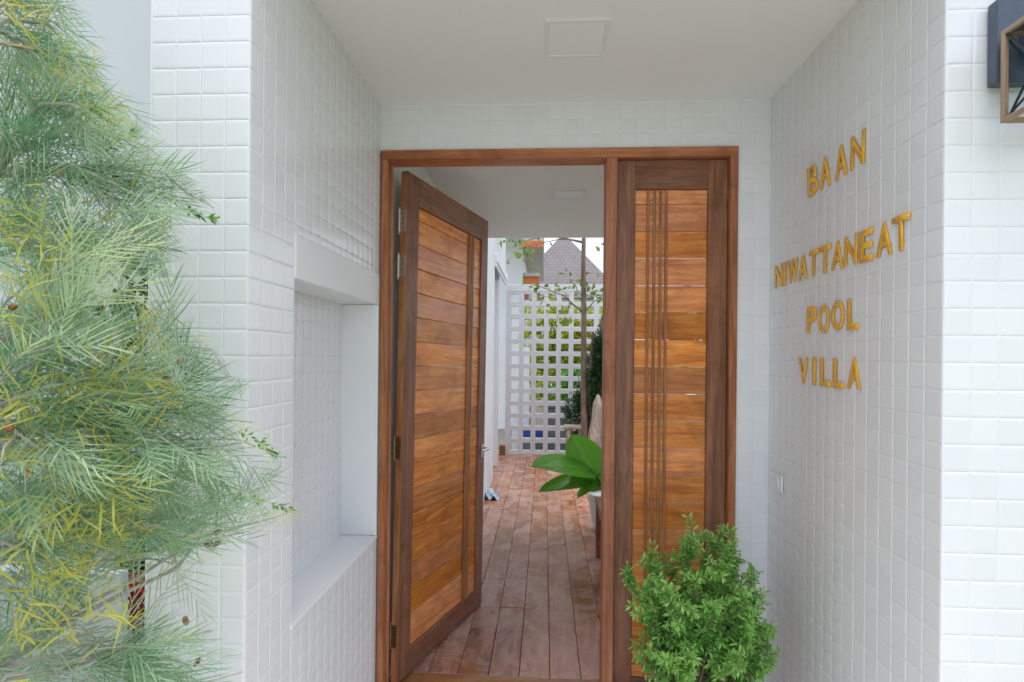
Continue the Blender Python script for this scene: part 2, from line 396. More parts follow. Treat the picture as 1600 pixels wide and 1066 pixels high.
class Tiling:
    def __init__(s): s.t = []
    def face(s, org, eu, ev, u0, u1, v0, v1, pu, pv, ju, jv, holes=()):
        """tiles on plane org + u*eu + v*ev; joints at ju + k*pu and jv + k*pv"""
        eu, ev = Vector(eu), Vector(ev); n = eu.cross(ev)
        def cuts(a, b, j, p):
            c = [a]; k = math.ceil((a - j) / p + 1e-4)
            while j + k * p < b - 1e-4: c.append(j + k * p); k += 1
            c.append(b); return c
        cu, cv = cuts(u0, u1, ju, pu), cuts(v0, v1, jv, pv)
        for a, b in zip(cu, cu[1:]):
            for c, d in zip(cv, cv[1:]):
                parts = [(a, b, c, d)]
                for (ha, hb, hc, hd) in holes:
                    nx = []
                    for (a_, b_, c_, d_) in parts:
                        if b_ <= ha or a_ >= hb or d_ <= hc or c_ >= hd: nx.append((a_, b_, c_, d_)); continue
                        if a_ < ha: nx.append((a_, ha, c_, d_))
                        if b_ > hb: nx.append((hb, b_, c_, d_))
                        lo, hi = max(a_, ha), min(b_, hb)
                        if c_ < hc: nx.append((lo, hi, c_, hc))
                        if d_ > hd: nx.append((lo, hi, hd, d_))
                    parts = nx
                for (a_, b_, c_, d_) in parts:
                    if b_ - a_ < .012 or d_ - c_ < .012: continue
                    ctr = Vector(org) + eu * (a_ + b_) / 2 + ev * (c_ + d_) / 2
                    s.t.append((ctr, eu, ev, n, b_ - a_, d_ - c_))
    def build(s, root, limit=300):
        sc = []
        for i, (c, eu, ev, n, w, h) in enumerate(s.t):
            v = in_view(up(c)); a = 0
            if v and abs(v[0]) < 800 and -533 - 24 < v[1] < 533 + 40:
                a = w * h * abs((-c).normalized().dot(n)) / v[2] ** 2
            sc.append(a)
        order = sorted(range(len(s.t)), key=lambda i: -sc[i])
        top = [i for i in order[:limit] if sc[i] > 0]; rest = [i for i in order if i not in set(top)]
        loc0 = root.location
        for i in top:
            c, eu, ev, n, w, h = s.t[i]
            o = bpy.data.objects.new('tile', get_tile(w, h)); COL.objects.link(o); o.parent = root
            R = Matrix((eu, ev, n)).transposed().to_4x4()
            jit = Matrix.Rotation(random.gauss(0, .0028), 4, 'X') @ Matrix.Rotation(random.gauss(0, .0028), 4, 'Y')
            o.matrix_local = Matrix.Translation(Vector(up(c)) - loc0) @ R @ jit
        if rest:
            VV, FF = [], []; off = 0
            for i in rest:
                c, eu, ev, n, w, h = s.t[i]; me = get_tile(w, h)
                R = Matrix((eu, ev, n)).transposed().to_4x4()
                jit = Matrix.Rotation(random.gauss(0, .0028), 4, 'X') @ Matrix.Rotation(random.gauss(0, .0028), 4, 'Y')
                T = np.array(Matrix.Translation(Vector(up(c)) - loc0) @ R @ jit)
                v = np.array([x.co for x in me.vertices]); VV.append(v @ T[:3, :3].T + T[:3, 3])
                FF.append(np.array([list(p.vertices) for p in me.polygons]) + off); off += len(v)
            me = np_mesh('tile_field', np.concatenate(VV), [np.concatenate(FF)])
            o = link('tile_field', me, M['tile'], root); o['kind'] = 'stuff'

ZT = 2.3          # top of the walls
XW = -1.100       # left end of the left pier
NY0, NZ0, NZ1, NX = 1.787, -0.880, 0.252, -0.992     # niche
# left pier: core with a niche cut in, built from butted blocks
lw = empty('tiled_wall', (XL, YL, 0), 'white tiled wall with a tall recessed niche left of the open door', 'tiled wall')
def loc(root, x0, x1, y0, y1, z0, z1, mb=None, bev=0):
    L = root.location
    return (mb or MB()).box(x0 - L.x, x1 - L.x, y0 - L.y, y1 - L.y, z0 + H - L.z, z1 + H - L.z, bev)
mb = MB()
loc(lw, XW, XL, YL, NY0, ZG, ZT, mb); loc(lw, XW, XL, NY0, YB + .1, ZG, NZ0, mb); loc(lw, XW, XL, NY0, YB + .1, NZ1, ZT, mb)
loc(lw, XW, NX, NY0, YB + .1, NZ0, NZ1, mb)
mb.build('wall_core', M['grout'], lw)
loc(lw, XL - .02, XL + .0045, NY0, YB - .004, NZ1 - .002, .395 + .001, bev=.0015).build('niche_lintel', M['lintel'], lw)
loc(lw, NX - .01, XL + .005, NY0 - .004, YB - .004, NZ0 - .012, NZ0 + .004, bev=.002).build('niche_sill', M['lintel'], lw)
loc(lw, NX, XL + .003, YB - .018, YB - .004, NZ0 + .006, NZ1 - .003, bev=.0015).build('niche_end_panel', M['lintel'], lw)
tl = Tiling()
tl.face((0, YL, 0), (1, 0, 0), (0, 0, 1), XW, XL - .001, ZP, ZT, PH, PV, XL, ZJ)
tl.face((XL, 0, 0), (0, 1, 0), (0, 0, 1), YL + .001, YB, ZP, ZT, PH, PV, YL, ZJ, holes=[(NY0, YB, NZ0 - .012, .396)])
tl.face((NX, 0, 0), (0, 1, 0), (0, 0, 1), NY0, YB - .02, NZ0 + .006, NZ1, PH, PV, YL, ZJ)
tl.build(lw)

rw = empty('tiled_wall', (XR, YR, 0), 'white tiled wall on the right carrying the gold words, switch and wall lantern', 'tiled wall')
loc(rw, XR, XR + 3.2, YR, YB + .1, ZG, ZT).build('wall_core', M['grout'], rw)
tl = Tiling()
tl.face((0, YR, 0), (1, 0, 0), (0, 0, 1), XR + .001, XR + 3.2, ZP, ZT, PH, PV, XR, ZJ)
tl.face((XR, 0, 0), (0, -1, 0), (0, 0, 1), -YB, -YR - .001, ZP, ZT, PH, PV, -YR, ZJ)
tl.build(rw)

# door wall: lintel over the frame and the strip on its right
DL, DR, DT = -.806, .902, 1.004
dw = empty('door_wall', (0, YB, 0), 'white tiled strip of wall above and right of the wooden door frame', 'tiled wall')
mb = MB(); loc(dw, XL, XR, YB, YB + .106, DT, ZT, mb); loc(dw, DR, XR, YB, YB + .106, ZG, DT, mb)
loc(dw, XL, DL, YB + .02, YB + .106, ZG, DT, mb)
mb.build('wall_core', M['grout'], dw)
tl = Tiling()
tl.face((0, YB, 0), (1, 0, 0), (0, 0, 1), XL + .005, XR - .005, ZP, ZC, PH, PV, XR, ZJ, holes=[(-2, DR, -5, DT)])
tl.build(dw)

# porch ceiling and the roof edge above it
c = MB().box(XL, XR, YL - .02, YB, ZC + H, ZC + H + .12).build('porch_ceiling', M['ceiling']); tag(c, kind='structure')
c = MB().box(XW, XR + 3.2, YL + .07, YB + .1, ZT + H, ZT + H + .2).build('porch_roof', M['plaster']); tag(c, kind='structure')
c = MB().box(XL, XR, YL + .05, YL + .2, ZC + .12 + H, ZT + H).build('porch_fascia', M['plaster']); tag(c, kind='structure')

# square recessed lights
def panel_light(x0, x1, y0, y1, z, label):
    r = empty('ceiling_light', ((x0 + x1) / 2, (y0 + y1) / 2, z + H), label, 'ceiling light')
    w, d = (x1 - x0) / 2, (y1 - y0) / 2; f = .018
    mb = MB(); mb.box(-w, w, -d, -d + f, -.008, .012, .002); mb.box(-w, w, d - f, d, -.008, .012, .002)
    mb.box(-w, -w + f, -d + f, d - f, -.008, .012, .002); mb.box(w - f, w, -d + f, d - f, -.008, .012, .002)
    mb.build('light_frame', M['lightframe'], r)
    MB().box(-w + f, w - f, -d + f, d - f, -.005, .002).build('diffuser', M['diffuser'], r)
panel_light(-.012, .228, 2.047, 2.305, ZC, 'square flush light panel in the porch ceiling above the door')
panel_light(.045, .290, 4.14, 4.36, ZC, 'small square light panel in the passage ceiling seen through the doorway')

# ------------------------------------------------------------------ door frame, fixed panel, open leaf
FB = YB + .106
fr = empty('door_frame', (0, YB, ZF + H), 'reddish teak door frame with a post between the open door and the fixed panel', 'door frame')
Lz = ZF
def fbox(x0, x1, y0, y1, z0, z1, bev=.003):
    return MB().box(-(x1 - x0) / 2, (x1 - x0) / 2, 0, y1 - y0, 0, z1 - z0, bev), ((x0 + x1) / 2, y0 - YB, z0 - Lz)
for nm, a, m in (('jamb', (DL, -.776, YB - .012, FB, ZP, DT - .046), M['framev']), ('jamb', (.866, DR, YB - .012, FB, ZP, DT - .046), M['framev']),
                 ('mullion', (.285, .337, YB - .012, FB, ZP, DT - .046), M['framev']), ('head', (DL, DR, YB - .014, FB, DT - .0455, DT), M['frameh'])):
    b_, l_ = fbox(*a); b_.build(nm, m, fr, l_)
b_, l_ = fbox(-.776, -.764, YB + .045, YB + .06, ZF, DT - .05, .002); b_.build('door_stop', M['framev'], fr, l_)
b_, l_ = fbox(.29, .866, YB - .01, FB, ZP, ZF + .02); b_.build('sill', M['threshold'], fr, l_)
b_, l_ = fbox(-.776, .285, YB - .01, FB + .0, ZP, ZF - .001); b_.build('sill', M['threshold'], fr, l_)

def leaf(root, W, Hh, sl, sr, tr, br, bat, bw, T=.04, first=.07, pitch=.1307):
    """local: x across, z up from the leaf's foot, outer face at y = 0"""
    MB().box(-sl / 2, sl / 2, 0, T, -Hh / 2, Hh / 2, .003).build('stile', M['stile'], root, (sl / 2, 0, Hh / 2))
    MB().box(-sr / 2, sr / 2, 0, T, -Hh / 2, Hh / 2, .003).build('stile', M['stile'], root, (W - sr / 2, 0, Hh / 2))
    pwid = W - sl - sr
    MB().box(-pwid / 2, pwid / 2, .0015, T - .0015, -tr / 2, tr / 2, .002).build('top_rail', M['rail'], root, (sl + pwid / 2, 0, Hh - tr / 2))
    MB().box(-pwid / 2, pwid / 2, .0015, T - .0015, -br / 2, br / 2, .002).build('bottom_rail', M['rail'], root, (sl + pwid / 2, 0, br / 2))
    # thin moulding round the panel
    z1 = Hh - tr; z = z1; hgt = first
    while z > br + .01:
        zl = max(br, z - hgt)
        dy = random.uniform(-.0012, .0012)
        mb = MB()
        mb.box(-pwid / 2, pwid / 2, .0125 + dy, T - .012, -(z - zl) / 2 + .0012, (z - zl) / 2 - .0012, .0028, 2)
        mb.build('board', M['boardwood'], root, (sl + pwid / 2, 0, (z + zl) / 2))
        z = zl; hgt = pitch
    for x in bat:
        MB().box(-bw / 2, bw / 2, .003, .0112, -(z1 - br) / 2 + .001, (z1 - br) / 2 - .001, .003, 2).build('batten', M['batten'], root, (x, 0, (z1 + br) / 2))

random.seed(5)
fx = empty('fixed_door_panel', (.339, YB + .022, ZF + .022 + H), 'narrow fixed wooden door panel right of the opening behind the shrub', 'door')
leaf(fx, .525, DT - .05 - ZF - .022, .089, .092, .14, .13, (.151, .181, .211, .238), .013)

ang = math.atan2(.994984, .31594); sag = math.radians(1.25)
dl = empty('open_door', (-.7304, 2.815, -1.660 + H), 'tall wooden door standing open into the passage, hinged on the left', 'door')
dl.rotation_mode = 'QUATERNION'
dl.rotation_quaternion = (Matrix.Rotation(ang, 3, 'Z') @ Matrix.Rotation(sag, 3, 'Y')).to_quaternion()
leaf(dl, 1.046, 2.617, .122, .102, .153, .128, (.762, .784, .807, .83), .013)
# hinges on the hinge edge
for k, (z, m) in enumerate(((2.36, M['nickel']), (2.125, M['nickel']), (1.19, M['brass']), (.235, M['brass']))):
    h = MB().box(-.003, .001, .006, .040, -.056, .056, .0005).build('hinge', m, dl, (0, 0, z))
    mb = MB()
    for j in range(5): mb.cyl((0, 0, -.056 + j * .0226), (0, 0, -.056 + j * .0226 + .0212), .0062, n=12)
    mb.cyl((0, 0, -.066), (0, 0, .066), .004, n=10); mb.sphere((0, 0, .066), .0058, 10, 6); mb.sphere((0, 0, -.066), .0058, 10, 6)
    mb.build('hinge_barrel', m, h, (-.003, .045, 0), smooth=True)
    mb = MB()
    for j in range(4): mb.cyl((-.0042, .018 + .008 * (j % 2), -.04 + j * .026), (-.0029, .018 + .008 * (j % 2), -.04 + j * .026), .0030, n=8)
    mb.build('screws', M['screw'], h)
MB().box(-.0012, .0, .002, .038, -1.30, 1.30).build('lit_edge_strip', M['edge'], dl, (-.0001, 0, 1.308))  # added strip whose lighter colour stands in for light on this edge
# lever handle near the free edge
hd = MB(); hd.box(-.017, .017, -.010, 0, -.045, .045, .004, 2)
hd = hd.build('handle_plate', M['steel'], dl, (1.005, 0, 1.045))
mb = MB(); mb.cyl((0, -.008, .018), (0, -.05, .018), .009, n=14); mb.cyl((.004, -.048, .018), (-.105, -.048, .018), .0085, n=14); mb.sphere((-.105, -.048, .018), .0085, 12, 8)
mb.build('lever', M['steel'], hd, smooth=True)
mb = MB(); mb.cyl((0, -.016, -.024), (0, -.008, -.024), .010, n=14); mb.build('lock_cylinder', M['steel'], hd, smooth=True)
MB().box(0, .003, .008, .032, -.07, .07, .001).build('latch_plate', M['steel'], dl, (1.0458, 0, 1.06))
hd2 = MB(); hd2.box(-.017, .017, 0, .010, -.045, .045, .004, 2)
hd2 = hd2.build('handle_plate', M['steel'], dl, (1.005, .04, 1.045))
mb = MB(); mb.cyl((0, .008, .018), (0, .05, .018), .009, n=14); mb.cyl((.004, .048, .018), (-.105, .048, .018), .0085, n=14)
mb.build('lever', M['steel'], hd2, smooth=True)

# ------------------------------------------------------------------ gold words on the right wall
def letter(ch, y0, y1, z0, z1, parent, px, wide=None):
    cu = bpy.data.curves.new('letter', 'FONT'); cu.body = ch; cu.size = 1; cu.offset = .022; cu.resolution_u = 6
    o = bpy.data.objects.new('tmp', cu); COL.objects.link(o)
    dg = bpy.context.evaluated_depsgraph_get(); dg.update()
    me = bpy.data.meshes.new_from_object(o.evaluated_get(dg)); bpy.data.objects.remove(o)
    v = np.array([p.co for p in me.vertices]); mn, mx = v.min(0), v.max(0)
    bm = bmesh.new(); bm.from_mesh(me); bpy.data.meshes.remove(me)
    bmesh.ops.remove_doubles(bm, verts=bm.verts, dist=1e-4)
    w, h = y0 - y1, z1 - z0        # reading direction runs towards the camera (-y)
    for p in bm.verts:
        p.co = Vector((0, -(p.co.x - mn[0]) / (mx[0] - mn[0]) * w, (p.co.y - mn[1]) / (mx[1] - mn[1]) * h))
    r = bmesh.ops.extrude_face_region(bm, geom=list(bm.faces))
    for e in r['geom']:
        if isinstance(e, bmesh.types.BMVert): e.co.x -= .003
    bmesh.ops.recalc_face_normals(bm, faces=list(bm.faces))
    me = bpy.data.meshes.new('letter'); bm.to_mesh(me); bm.free()
    me.materials.append(M['gold'])
    L = parent.location
    o = bpy.data.objects.new('letter', me); COL.objects.link(o); o.parent = parent
    o.location = (px - L.x, y0 - L.y, z0 + H - L.z)
    o.rotation_euler = (0, random.gauss(0, .012), random.gauss(0, .012))
WORDS = [('BAAN', .652, .768, [(2.326, 2.245), (2.227, 2.150), (2.114, 2.034), (2.012, 1.927)], 'gold letters spelling BAAN, topmost word on the right tiled wall'),
         ('NIWATTANEAT', .326, .430, [(2.65, 2.565), (2.553, 2.533), (2.512, 2.412), (2.407, 2.324), (2.312, 2.235), (2.227, 2.142), (2.137, 2.056), (2.049, 1.965), (1.951, 1.872), (1.856, 1.775), (1.771, 1.691)], 'gold letters spelling NIWATTANEAT, the longest word on the right tiled wall'),
         ('POOL', .105, .211, [(2.328, 2.25), (2.232, 2.147), (2.131, 2.046), (2.025, 1.952)], 'gold letters spelling POOL on the right tiled wall'),
         ('VILLA', -.098, .010, [(2.394, 2.308), (2.275, 2.253), (2.215, 2.135), (2.116, 2.04), (2.021, 1.940)], 'gold letters spelling VILLA, lowest word on the right tiled wall')]
for w, z0, z1, sp, lab in WORDS:
    r = empty('wall_lettering', (XR, sp[0][0], z0 + H), lab, 'lettering', 'gold words on the tiled wall')
    for ch, (a, b) in zip(w, sp):
        d = random.gauss(0, .0015)
        letter(ch, a, b, z0 + d, z1 + d, r, XR - .0055)
for ob in list(bpy.data.curves): bpy.data.curves.remove(ob)

# switch plate
sw = empty('switch_plate', (XR - .005, 2.60, -.55 + H), 'white blank switch plate low on the right wall below the word VILLA', 'switch')
MB().box(-.008, 0, -.06, .06, -.038, .038, .003, 2).build('plate', M['switch'], sw)
MB().box(-.011, -.008, -.03, .03, -.024, .024, .001).build('rocker', M['switch'], sw)

# ------------------------------------------------------------------ wall lantern
ln = empty('wall_lantern', (1.24, YR - .006, .76 + H), 'wooden framed glass wall lantern with charcoal back plate at the top right', 'wall lamp')
MB().box(-.085, .085, -.034, 0, -.041, .176, .004, 2).build('back_plate', M['charcoal'], ln)
MB().box(-.03, .03, -.075, -.034, .02, .10, .003).build('arm', M['charcoal'], ln)
bx0, bx1, by0, by1, bz0, bz1, t = -.101, .10, -.25, -.065, -.16, .072, .0125
mb = MB()
for x in (bx0, bx1 - t):
    for y in (by0, by1 - t):
        MB().box(0, t, 0, t, -(bz1 - bz0) / 2, (bz1 - bz0) / 2, .0015).build('cage_post', M['lampwood'], ln, (x, y, (bz0 + bz1) / 2))
for z in (bz0, bz1 - t):
    for y in (by0, by1 - t):
        MB().box(0, t, 0, t, -(bx1 - bx0) / 2 + t, (bx1 - bx0) / 2 - t, .0015).build('cage_bar', M['lampwood'], ln, ((bx0 + bx1) / 2, y, z + t), (0, math.pi / 2, 0))
    for x in (bx0, bx1 - t):
        MB().box(0, t, 0, t, -(by1 - by0) / 2 + t, (by1 - by0) / 2 - t, .0015).build('cage_bar', M['lampwood'], ln, (x, (by0 + by1) / 2, z + t), (-math.pi / 2, 0, 0))
def brace(name, p, q): MB().cyl(p, q, .0032, n=8).build(name, M['blackmetal'], ln)
for x in (bx0 + t / 2, bx1 - t / 2):
    brace('cross_bar', (x, by0 + t, bz0 + t), (x, by1 - t, bz1 - t)); brace('cross_bar', (x + .0066, by1 - t, bz0 + t), (x + .0066, by0 + t, bz1 - t))
for y in (by0 + t / 2, by1 - t / 2):
    brace('cross_bar', (bx0 + t, y, bz0 + t), (bx1 - t, y, bz1 - t)); brace('cross_bar', (bx1 - t, y + .0066, bz0 + t), (bx0 + t, y + .0066, bz1 - t))
for x in (bx0 + t * .9, bx1 - t * .9): MB().box(x - .001, x + .001, by0 + t, by1 - t, bz0 + t, bz1 - t).build('glass_pane', M['glass'], ln)
for y in (by0 + t * .9, by1 - t * .9): MB().box(bx0 + t, bx1 - t, y - .001, y + .001, bz0 + t, bz1 - t).build('glass_pane', M['glass'], ln)
MB().box(bx0 + t, bx1 - t, by0 + t, by1 - t, bz1 - .006, bz1 - .002).build('cap', M['charcoal'], ln)
mb = MB(); cx, cy = (bx0 + bx1) / 2, (by0 + by1) / 2
mb.cyl((cx, cy, bz1 - .006), (cx, cy, bz1 - .05), .016, n=14); mb.build('socket', M['blackmetal'], ln)
mb = MB(); mb.sphere((cx, cy, bz1 - .088), .028, 16, 12, (1, 1, 1.3)); mb.build('bulb', M['diffuser'], ln, smooth=True)

# ------------------------------------------------------------------ passage behind the door
c = MB().box(-.95, 1.75, FB + .001, 5.80, ZC + H, ZC + H + .15).build('passage_ceiling', M['ceiling']); tag(c, kind='structure')
def wallthing(name, boxes, mat, label, cat='wall'):
    x, y = boxes[0][0], boxes[0][2]
    r = empty(name, (x, y, ZF + H), label, cat)
    mb = MB()
    for b_ in boxes: mb.box(b_[0] - x, b_[1] - x, b_[2] - y, b_[3] - y, b_[4] - ZF, b_[5] - ZF)
    mb.build('wall_face', mat, r); return r
pwl = wallthing('plaster_wall', [(-.95, -.80, FB + .001, 5.6, ZG, ZC + .2), (-.95, -.70, 5.6, 7.72, ZG, 2.6), (-.95, -.70, 7.72, YLAT - .01, 1.42, 2.6), (-.95, -.80, 7.72, YLAT - .01, ZG, 1.42)],
                M['plaster'], 'white plastered side wall of the passage behind the open door')
L = pwl.location
mb = MB(); mb.box(-.70 - L.x, -.655 - L.x, 7.70 - L.y, YLAT - .012 - L.y, 1.30 - ZF, 1.42 - ZF, .004); mb.box(-.70 - L.x, -.672 - L.x, 7.70 - L.y, YLAT - .012 - L.y, 1.24 - ZF, 1.297 - ZF, .003)
mb.build('door_track', M['aluminium'], pwl)
mb = MB(); mb.box(-.79 - L.x, -.705 - L.x, 7.74 - L.y, 7.80 - L.y, 0, 1.2 - ZF, .003); mb.box(-.79 - L.x, -.72 - L.x, 8.7 - L.y, 8.76 - L.y, 0, 1.2 - ZF, .003); mb.build('door_frame_post', M['aluminium'], pwl)
st = MB().box(-.05, .05, -.03, .03, 0, .17, .006).build('wooden_step', M['benchwood'], None, (-.72, YLAT - .07, ZF + H)); tag(st, 'low brown wooden block standing by the foot of the white lattice screen', 'block')
wallthing('garden_wall', [(2.4, 2.55, FB + .02, YLAT + .1, ZG, -.6)], M['plaster'], 'low white garden wall behind the row of passage plants')
# hose / pipe and rag at the foot of the left wall
pp = MB(); pp.tube([(0, 0, .22), (.012, 0, .20), (.014, 0, .02), (.005, 0, 0)], .008, 8); o = pp.build('wall_pipe', M['aluminium'], None, (-.697, 7.3, ZF + H + .01), smooth=True); tag(o, 'short white pipe low on the passage wall beyond the door handle', 'pipe')
V, F = [], []
n = 14
for i in range(n):
    for j in range(n):
        u, v = i / (n - 1), j / (n - 1)
        V.append(((u - .5) * .16 + .02 * math.sin(9 * v), (v - .5) * .30 + .02 * math.sin(7 * u), .03 * (1 + math.sin(11 * u + 5 * v)) + .05 * math.exp(-20 * ((u - .3) ** 2 + (v - .6) ** 2))))
for i in range(n - 1):
    for j in range(n - 1): F.append((i * n + j, (i + 1) * n + j, (i + 1) * n + j + 1, i * n + j + 1))
me = np_mesh('rag', V, [np.array(F)], smooth=True); o = link('rag', me, M['rag'], None, (-.62, 6.75, ZF + H + .004)); tag(o, 'crumpled blue and white rag on the floor at the foot of the passage wall', 'rag')

# breeze-block screen: every block one piece
PB = .2155
sc_ = empty('lattice_screen', (-.519 - PB / 2, YLAT, ZF + H), 'white painted lattice screen of square-holed blocks at the end of the passage', 'screen wall')
def block_mesh(w, h, hole, d):
    bm = bmesh.new()
    def ring(hw, hh, y): return [bm.verts.new((sx * hw, y, sz * hh)) for sx, sz in ((-1, -1), (1, -1), (1, 1), (-1, 1))]
    g_ = .0008; b_ = .004
    of, ob = ring(w / 2 - g_, h / 2 - g_, 0), ring(w / 2 - g_, h / 2 - g_, d)
    i1, i2, i3, i4 = ring(hole / 2 + b_, hole / 2 + b_, 0), ring(hole / 2, hole / 2, b_), ring(hole / 2, hole / 2, d - b_), ring(hole / 2 + b_, hole / 2 + b_, d)
    seq = [of, i1, i2, i3, i4, ob]
    for a, b in zip(seq, seq[1:]):
        for k in range(4): bm.faces.new((a[k], a[(k + 1) % 4], b[(k + 1) % 4], b[k]))
    for k in range(4): bm.faces.new((ob[k], ob[(k + 1) % 4], of[(k + 1) % 4], of[k]))
    bmesh.ops.recalc_face_normals(bm, faces=list(bm.faces))
    me = bpy.data.meshes.new('block'); bm.to_mesh(me); bm.free(); me.materials.append(M['screen']); return me
bmz = block_mesh(PB, PB, .134, .10)
zb = ZF + .02
NR = 13
for r_ in range(NR):
    for c_ in range(10):
        o = bpy.data.objects.new('block', bmz); COL.objects.link(o); o.parent = sc_
        o.location = (PB / 2 + c_ * PB, random.uniform(-.001, .001), .03 + PB / 2 + r_ * PB)
ztop = .03 + NR * PB
MB().box(-.03, 10 * PB + .03, -.006, .106, ztop, ztop + .125, .003).build('top_band', M['screen'], sc_)
MB().box(-.03, 10 * PB + .03, -.006, .106, 0, .03, .003).build('base_band', M['screen'], sc_)
MB().box(-.055, -.001, -.006, .106, .0305, ztop - .0005, .003).build('side_post', M['screen'], sc_)

# ------------------------------------------------------------------ plants: generators
def norm(a): return a / np.maximum(np.linalg.norm(a, axis=-1, keepdims=True), 1e-9)
def needles(P, D, S, L, W, bend, tint):
    """thin three-station blades"""
    n = len(P); L = np.asarray(L).reshape(-1, 1); W = np.asarray(W).reshape(-1, 1)
    m = P + D * L * .5 + bend * L * .12; t = P + D * L + bend * L * .42
    V = np.stack([P - S * W * .35, P + S * W * .35, m + S * W * .5, m - S * W * .5, t], 1).reshape(-1, 3)
    i = np.arange(n)[:, None] * 5
    return V, i + np.array([[0, 1, 2, 3]]), i + np.array([[3, 2, 4]]), np.repeat(tint, 5)
def broad(P, D, Nn, L, W, fold, tint, wide=.55):
    """folded leaf of four triangles"""
    n = len(P); L = np.asarray(L).reshape(-1, 1); W = np.asarray(W).reshape(-1, 1)
    S = norm(np.cross(D, Nn)); Nn = norm(np.cross(S, D))
    c = P + D * L * wide - Nn * L * .04; tip = P + D * L - Nn * L * .10
    l = P + D * L * wide + S * W * .5 + Nn * W * fold; r = P + D * L * wide - S * W * .5 + Nn * W * fold
    V = np.stack([P, l, c, r, tip], 1).reshape(-1, 3); i = np.arange(n)[:, None] * 5
    T = np.concatenate([i + np.array([[0, 2, 1]]), i + np.array([[0, 3, 2]]), i + np.array([[1, 2, 4]]), i + np.array([[2, 3, 4]])])
    return V, T, np.repeat(tint, 5)
def rnd_dirs(n): return norm(rng.normal(size=(n, 3)))
def proj_px(P):
    """eye-relative points -> photo pixels, used only to keep each clipped plant inside its own outline"""
    Mi = np.array(cam.matrix_world.inverted()); q = (P + np.array([0, 0, H])) @ Mi[:3, :3].T + Mi[:3, 3]
    z = np.maximum(-q[:, 2], 1e-3)
    return 800 + 880.8 * q[:, 0] / z, 533 - 880.8 * q[:, 1] / z + 23.7
def curve_pts(p0, p1, lift, n=7, wob=.02):
    p0, p1 = np.array(p0, float), np.array(p1, float); t = np.linspace(0, 1, n)[:, None]
    L = np.linalg.norm(p1 - p0)
    c = p0 * (1 - t) + p1 * t; c[:, 2] += lift * (4 * t * (1 - t))[:, 0]
    c[1:-1] += rng.normal(size=(n - 2, 3)) * wob * L
    return c
def unproj(u, v, Y):
    d = np.array([(u - 800) / 880.8, -(v - 533 - 23.7) / 880.8, -1.0]); R = np.array(cam.matrix_world)[:3, :3]; d = R @ d
    return d * (Y / d[1])

# ---- grevillea on the left
gv = empty('needle_leaved_bush', (-1.45, 1.05, .03), 'tall feathery needle-leaved bush with yellowish young shoots in front of the left wall', 'bush')
base = np.array([-1.45, 1.05, ZG + .03])
shoots = []     # polylines eye-relative
mb = MB()
def add_branch(mb, pts, r0, r1, n=6):
    L0 = np.array([gv.location.x, gv.location.y, gv.location.z - H])
    mb.tube([tuple(p - L0) for p in pts], list(np.linspace(r0, r1, len(pts))), n)
stems = [curve_pts(base, (-1.05, 1.12, 1.05), .0, 12, .015), curve_pts(base + [.05, .0, 0], (-1.02, .95, .55), .05, 10, .02), curve_pts(base, (-1.5, .75, .9), .0, 10, .02),
         curve_pts(base, (-1.35, 1.3, .95), .0, 10, .02), curve_pts(base + [.03, -.1, 0], (-.95, .80, -.2), .05, 9, .02)]
for s_ in stems: add_branch(mb, s_, .022, .007, 8)
mb.build('trunk', M['barkwood'], gv, smooth=True)
OUT = np.array([(-400, 110), (0, 130), (40, 150), (110, 170), (180, 220), (240, 310), (300, 350), (350, 340), (400, 290), (440, 255), (480, 265), (540, 350), (590, 385), (650, 385), (700, 440), (740, 455), (800, 465), (840, 410), (870, 300), (910, 245), (950, 250), (975, 345), (1066, 395), (1500, 400)])
def in_outline(P, m=-12):
    u, v = proj_px(P[None]); return u[0] < np.interp(v[0], OUT[:, 0], OUT[:, 1]) + m
# (pixel tip, depth) of the long outer shoots, then many inner ones
tips = [(45, 15, 1.05), (95, 60, 1.12), (150, 130, 1.15), (120, 170, 1.0), (185, 185, 1.2), (225, 240, 1.2), (300, 285, 1.22), (335, 325, 1.22), (270, 330, 1.1), (250, 385, 1.15), (225, 430, 1.2), (260, 500, 1.1),
        (330, 545, 1.18), (375, 590, 1.2), (350, 640, 1.1), (395, 660, 1.25), (440, 715, 1.28), (360, 720, 1.12), (452, 800, 1.28), (390, 830, 1.2), (330, 800, 1.05), (300, 850, 1.1), (270, 880, 1.1), (240, 830, .95),
        (330, 985, 1.1), (380, 1050, 1.12), (300, 1040, 1.0), (200, 980, 1.0), (230, 1060, .95), (150, 1060, .9), (80, 1000, .9), (60, 880, .85), (140, 900, .9), (180, 820, .9), (120, 760, .85), (60, 700, .8),
        (160, 680, .9), (230, 700, .95), (250, 620, .95), (140, 590, .85), (60, 560, .8), (190, 540, .95), (90, 470, .85), (150, 400, .95), (60, 380, .9), (40, 280, .95), (90, 250, 1.0), (170, 300, 1.1), (20, 150, 1.0), (30, 80, 1.0)]
mb = MB(); LP, LD, LW = [], [], []   # leaf attach point, direction, weight
allst = np.concatenate(stems)
def shoot(tip, p0=None, r=.0042):
    if p0 is None:
        d = np.linalg.norm(allst - tip, axis=1) + 2.0 * np.maximum(0, allst[:, 2] - (tip[2] + .02))
        p0 = allst[np.argmin(d + rng.uniform(0, .12, len(d)))]
    pts = curve_pts(p0, tip, rng.uniform(.02, .07), 8, .025)
    add_branch(mb, pts, r, .0013, 5); shoots.append(pts)
    return pts
main = [shoot(unproj(u, v, y), None, .0062) for u, v, y in tips]
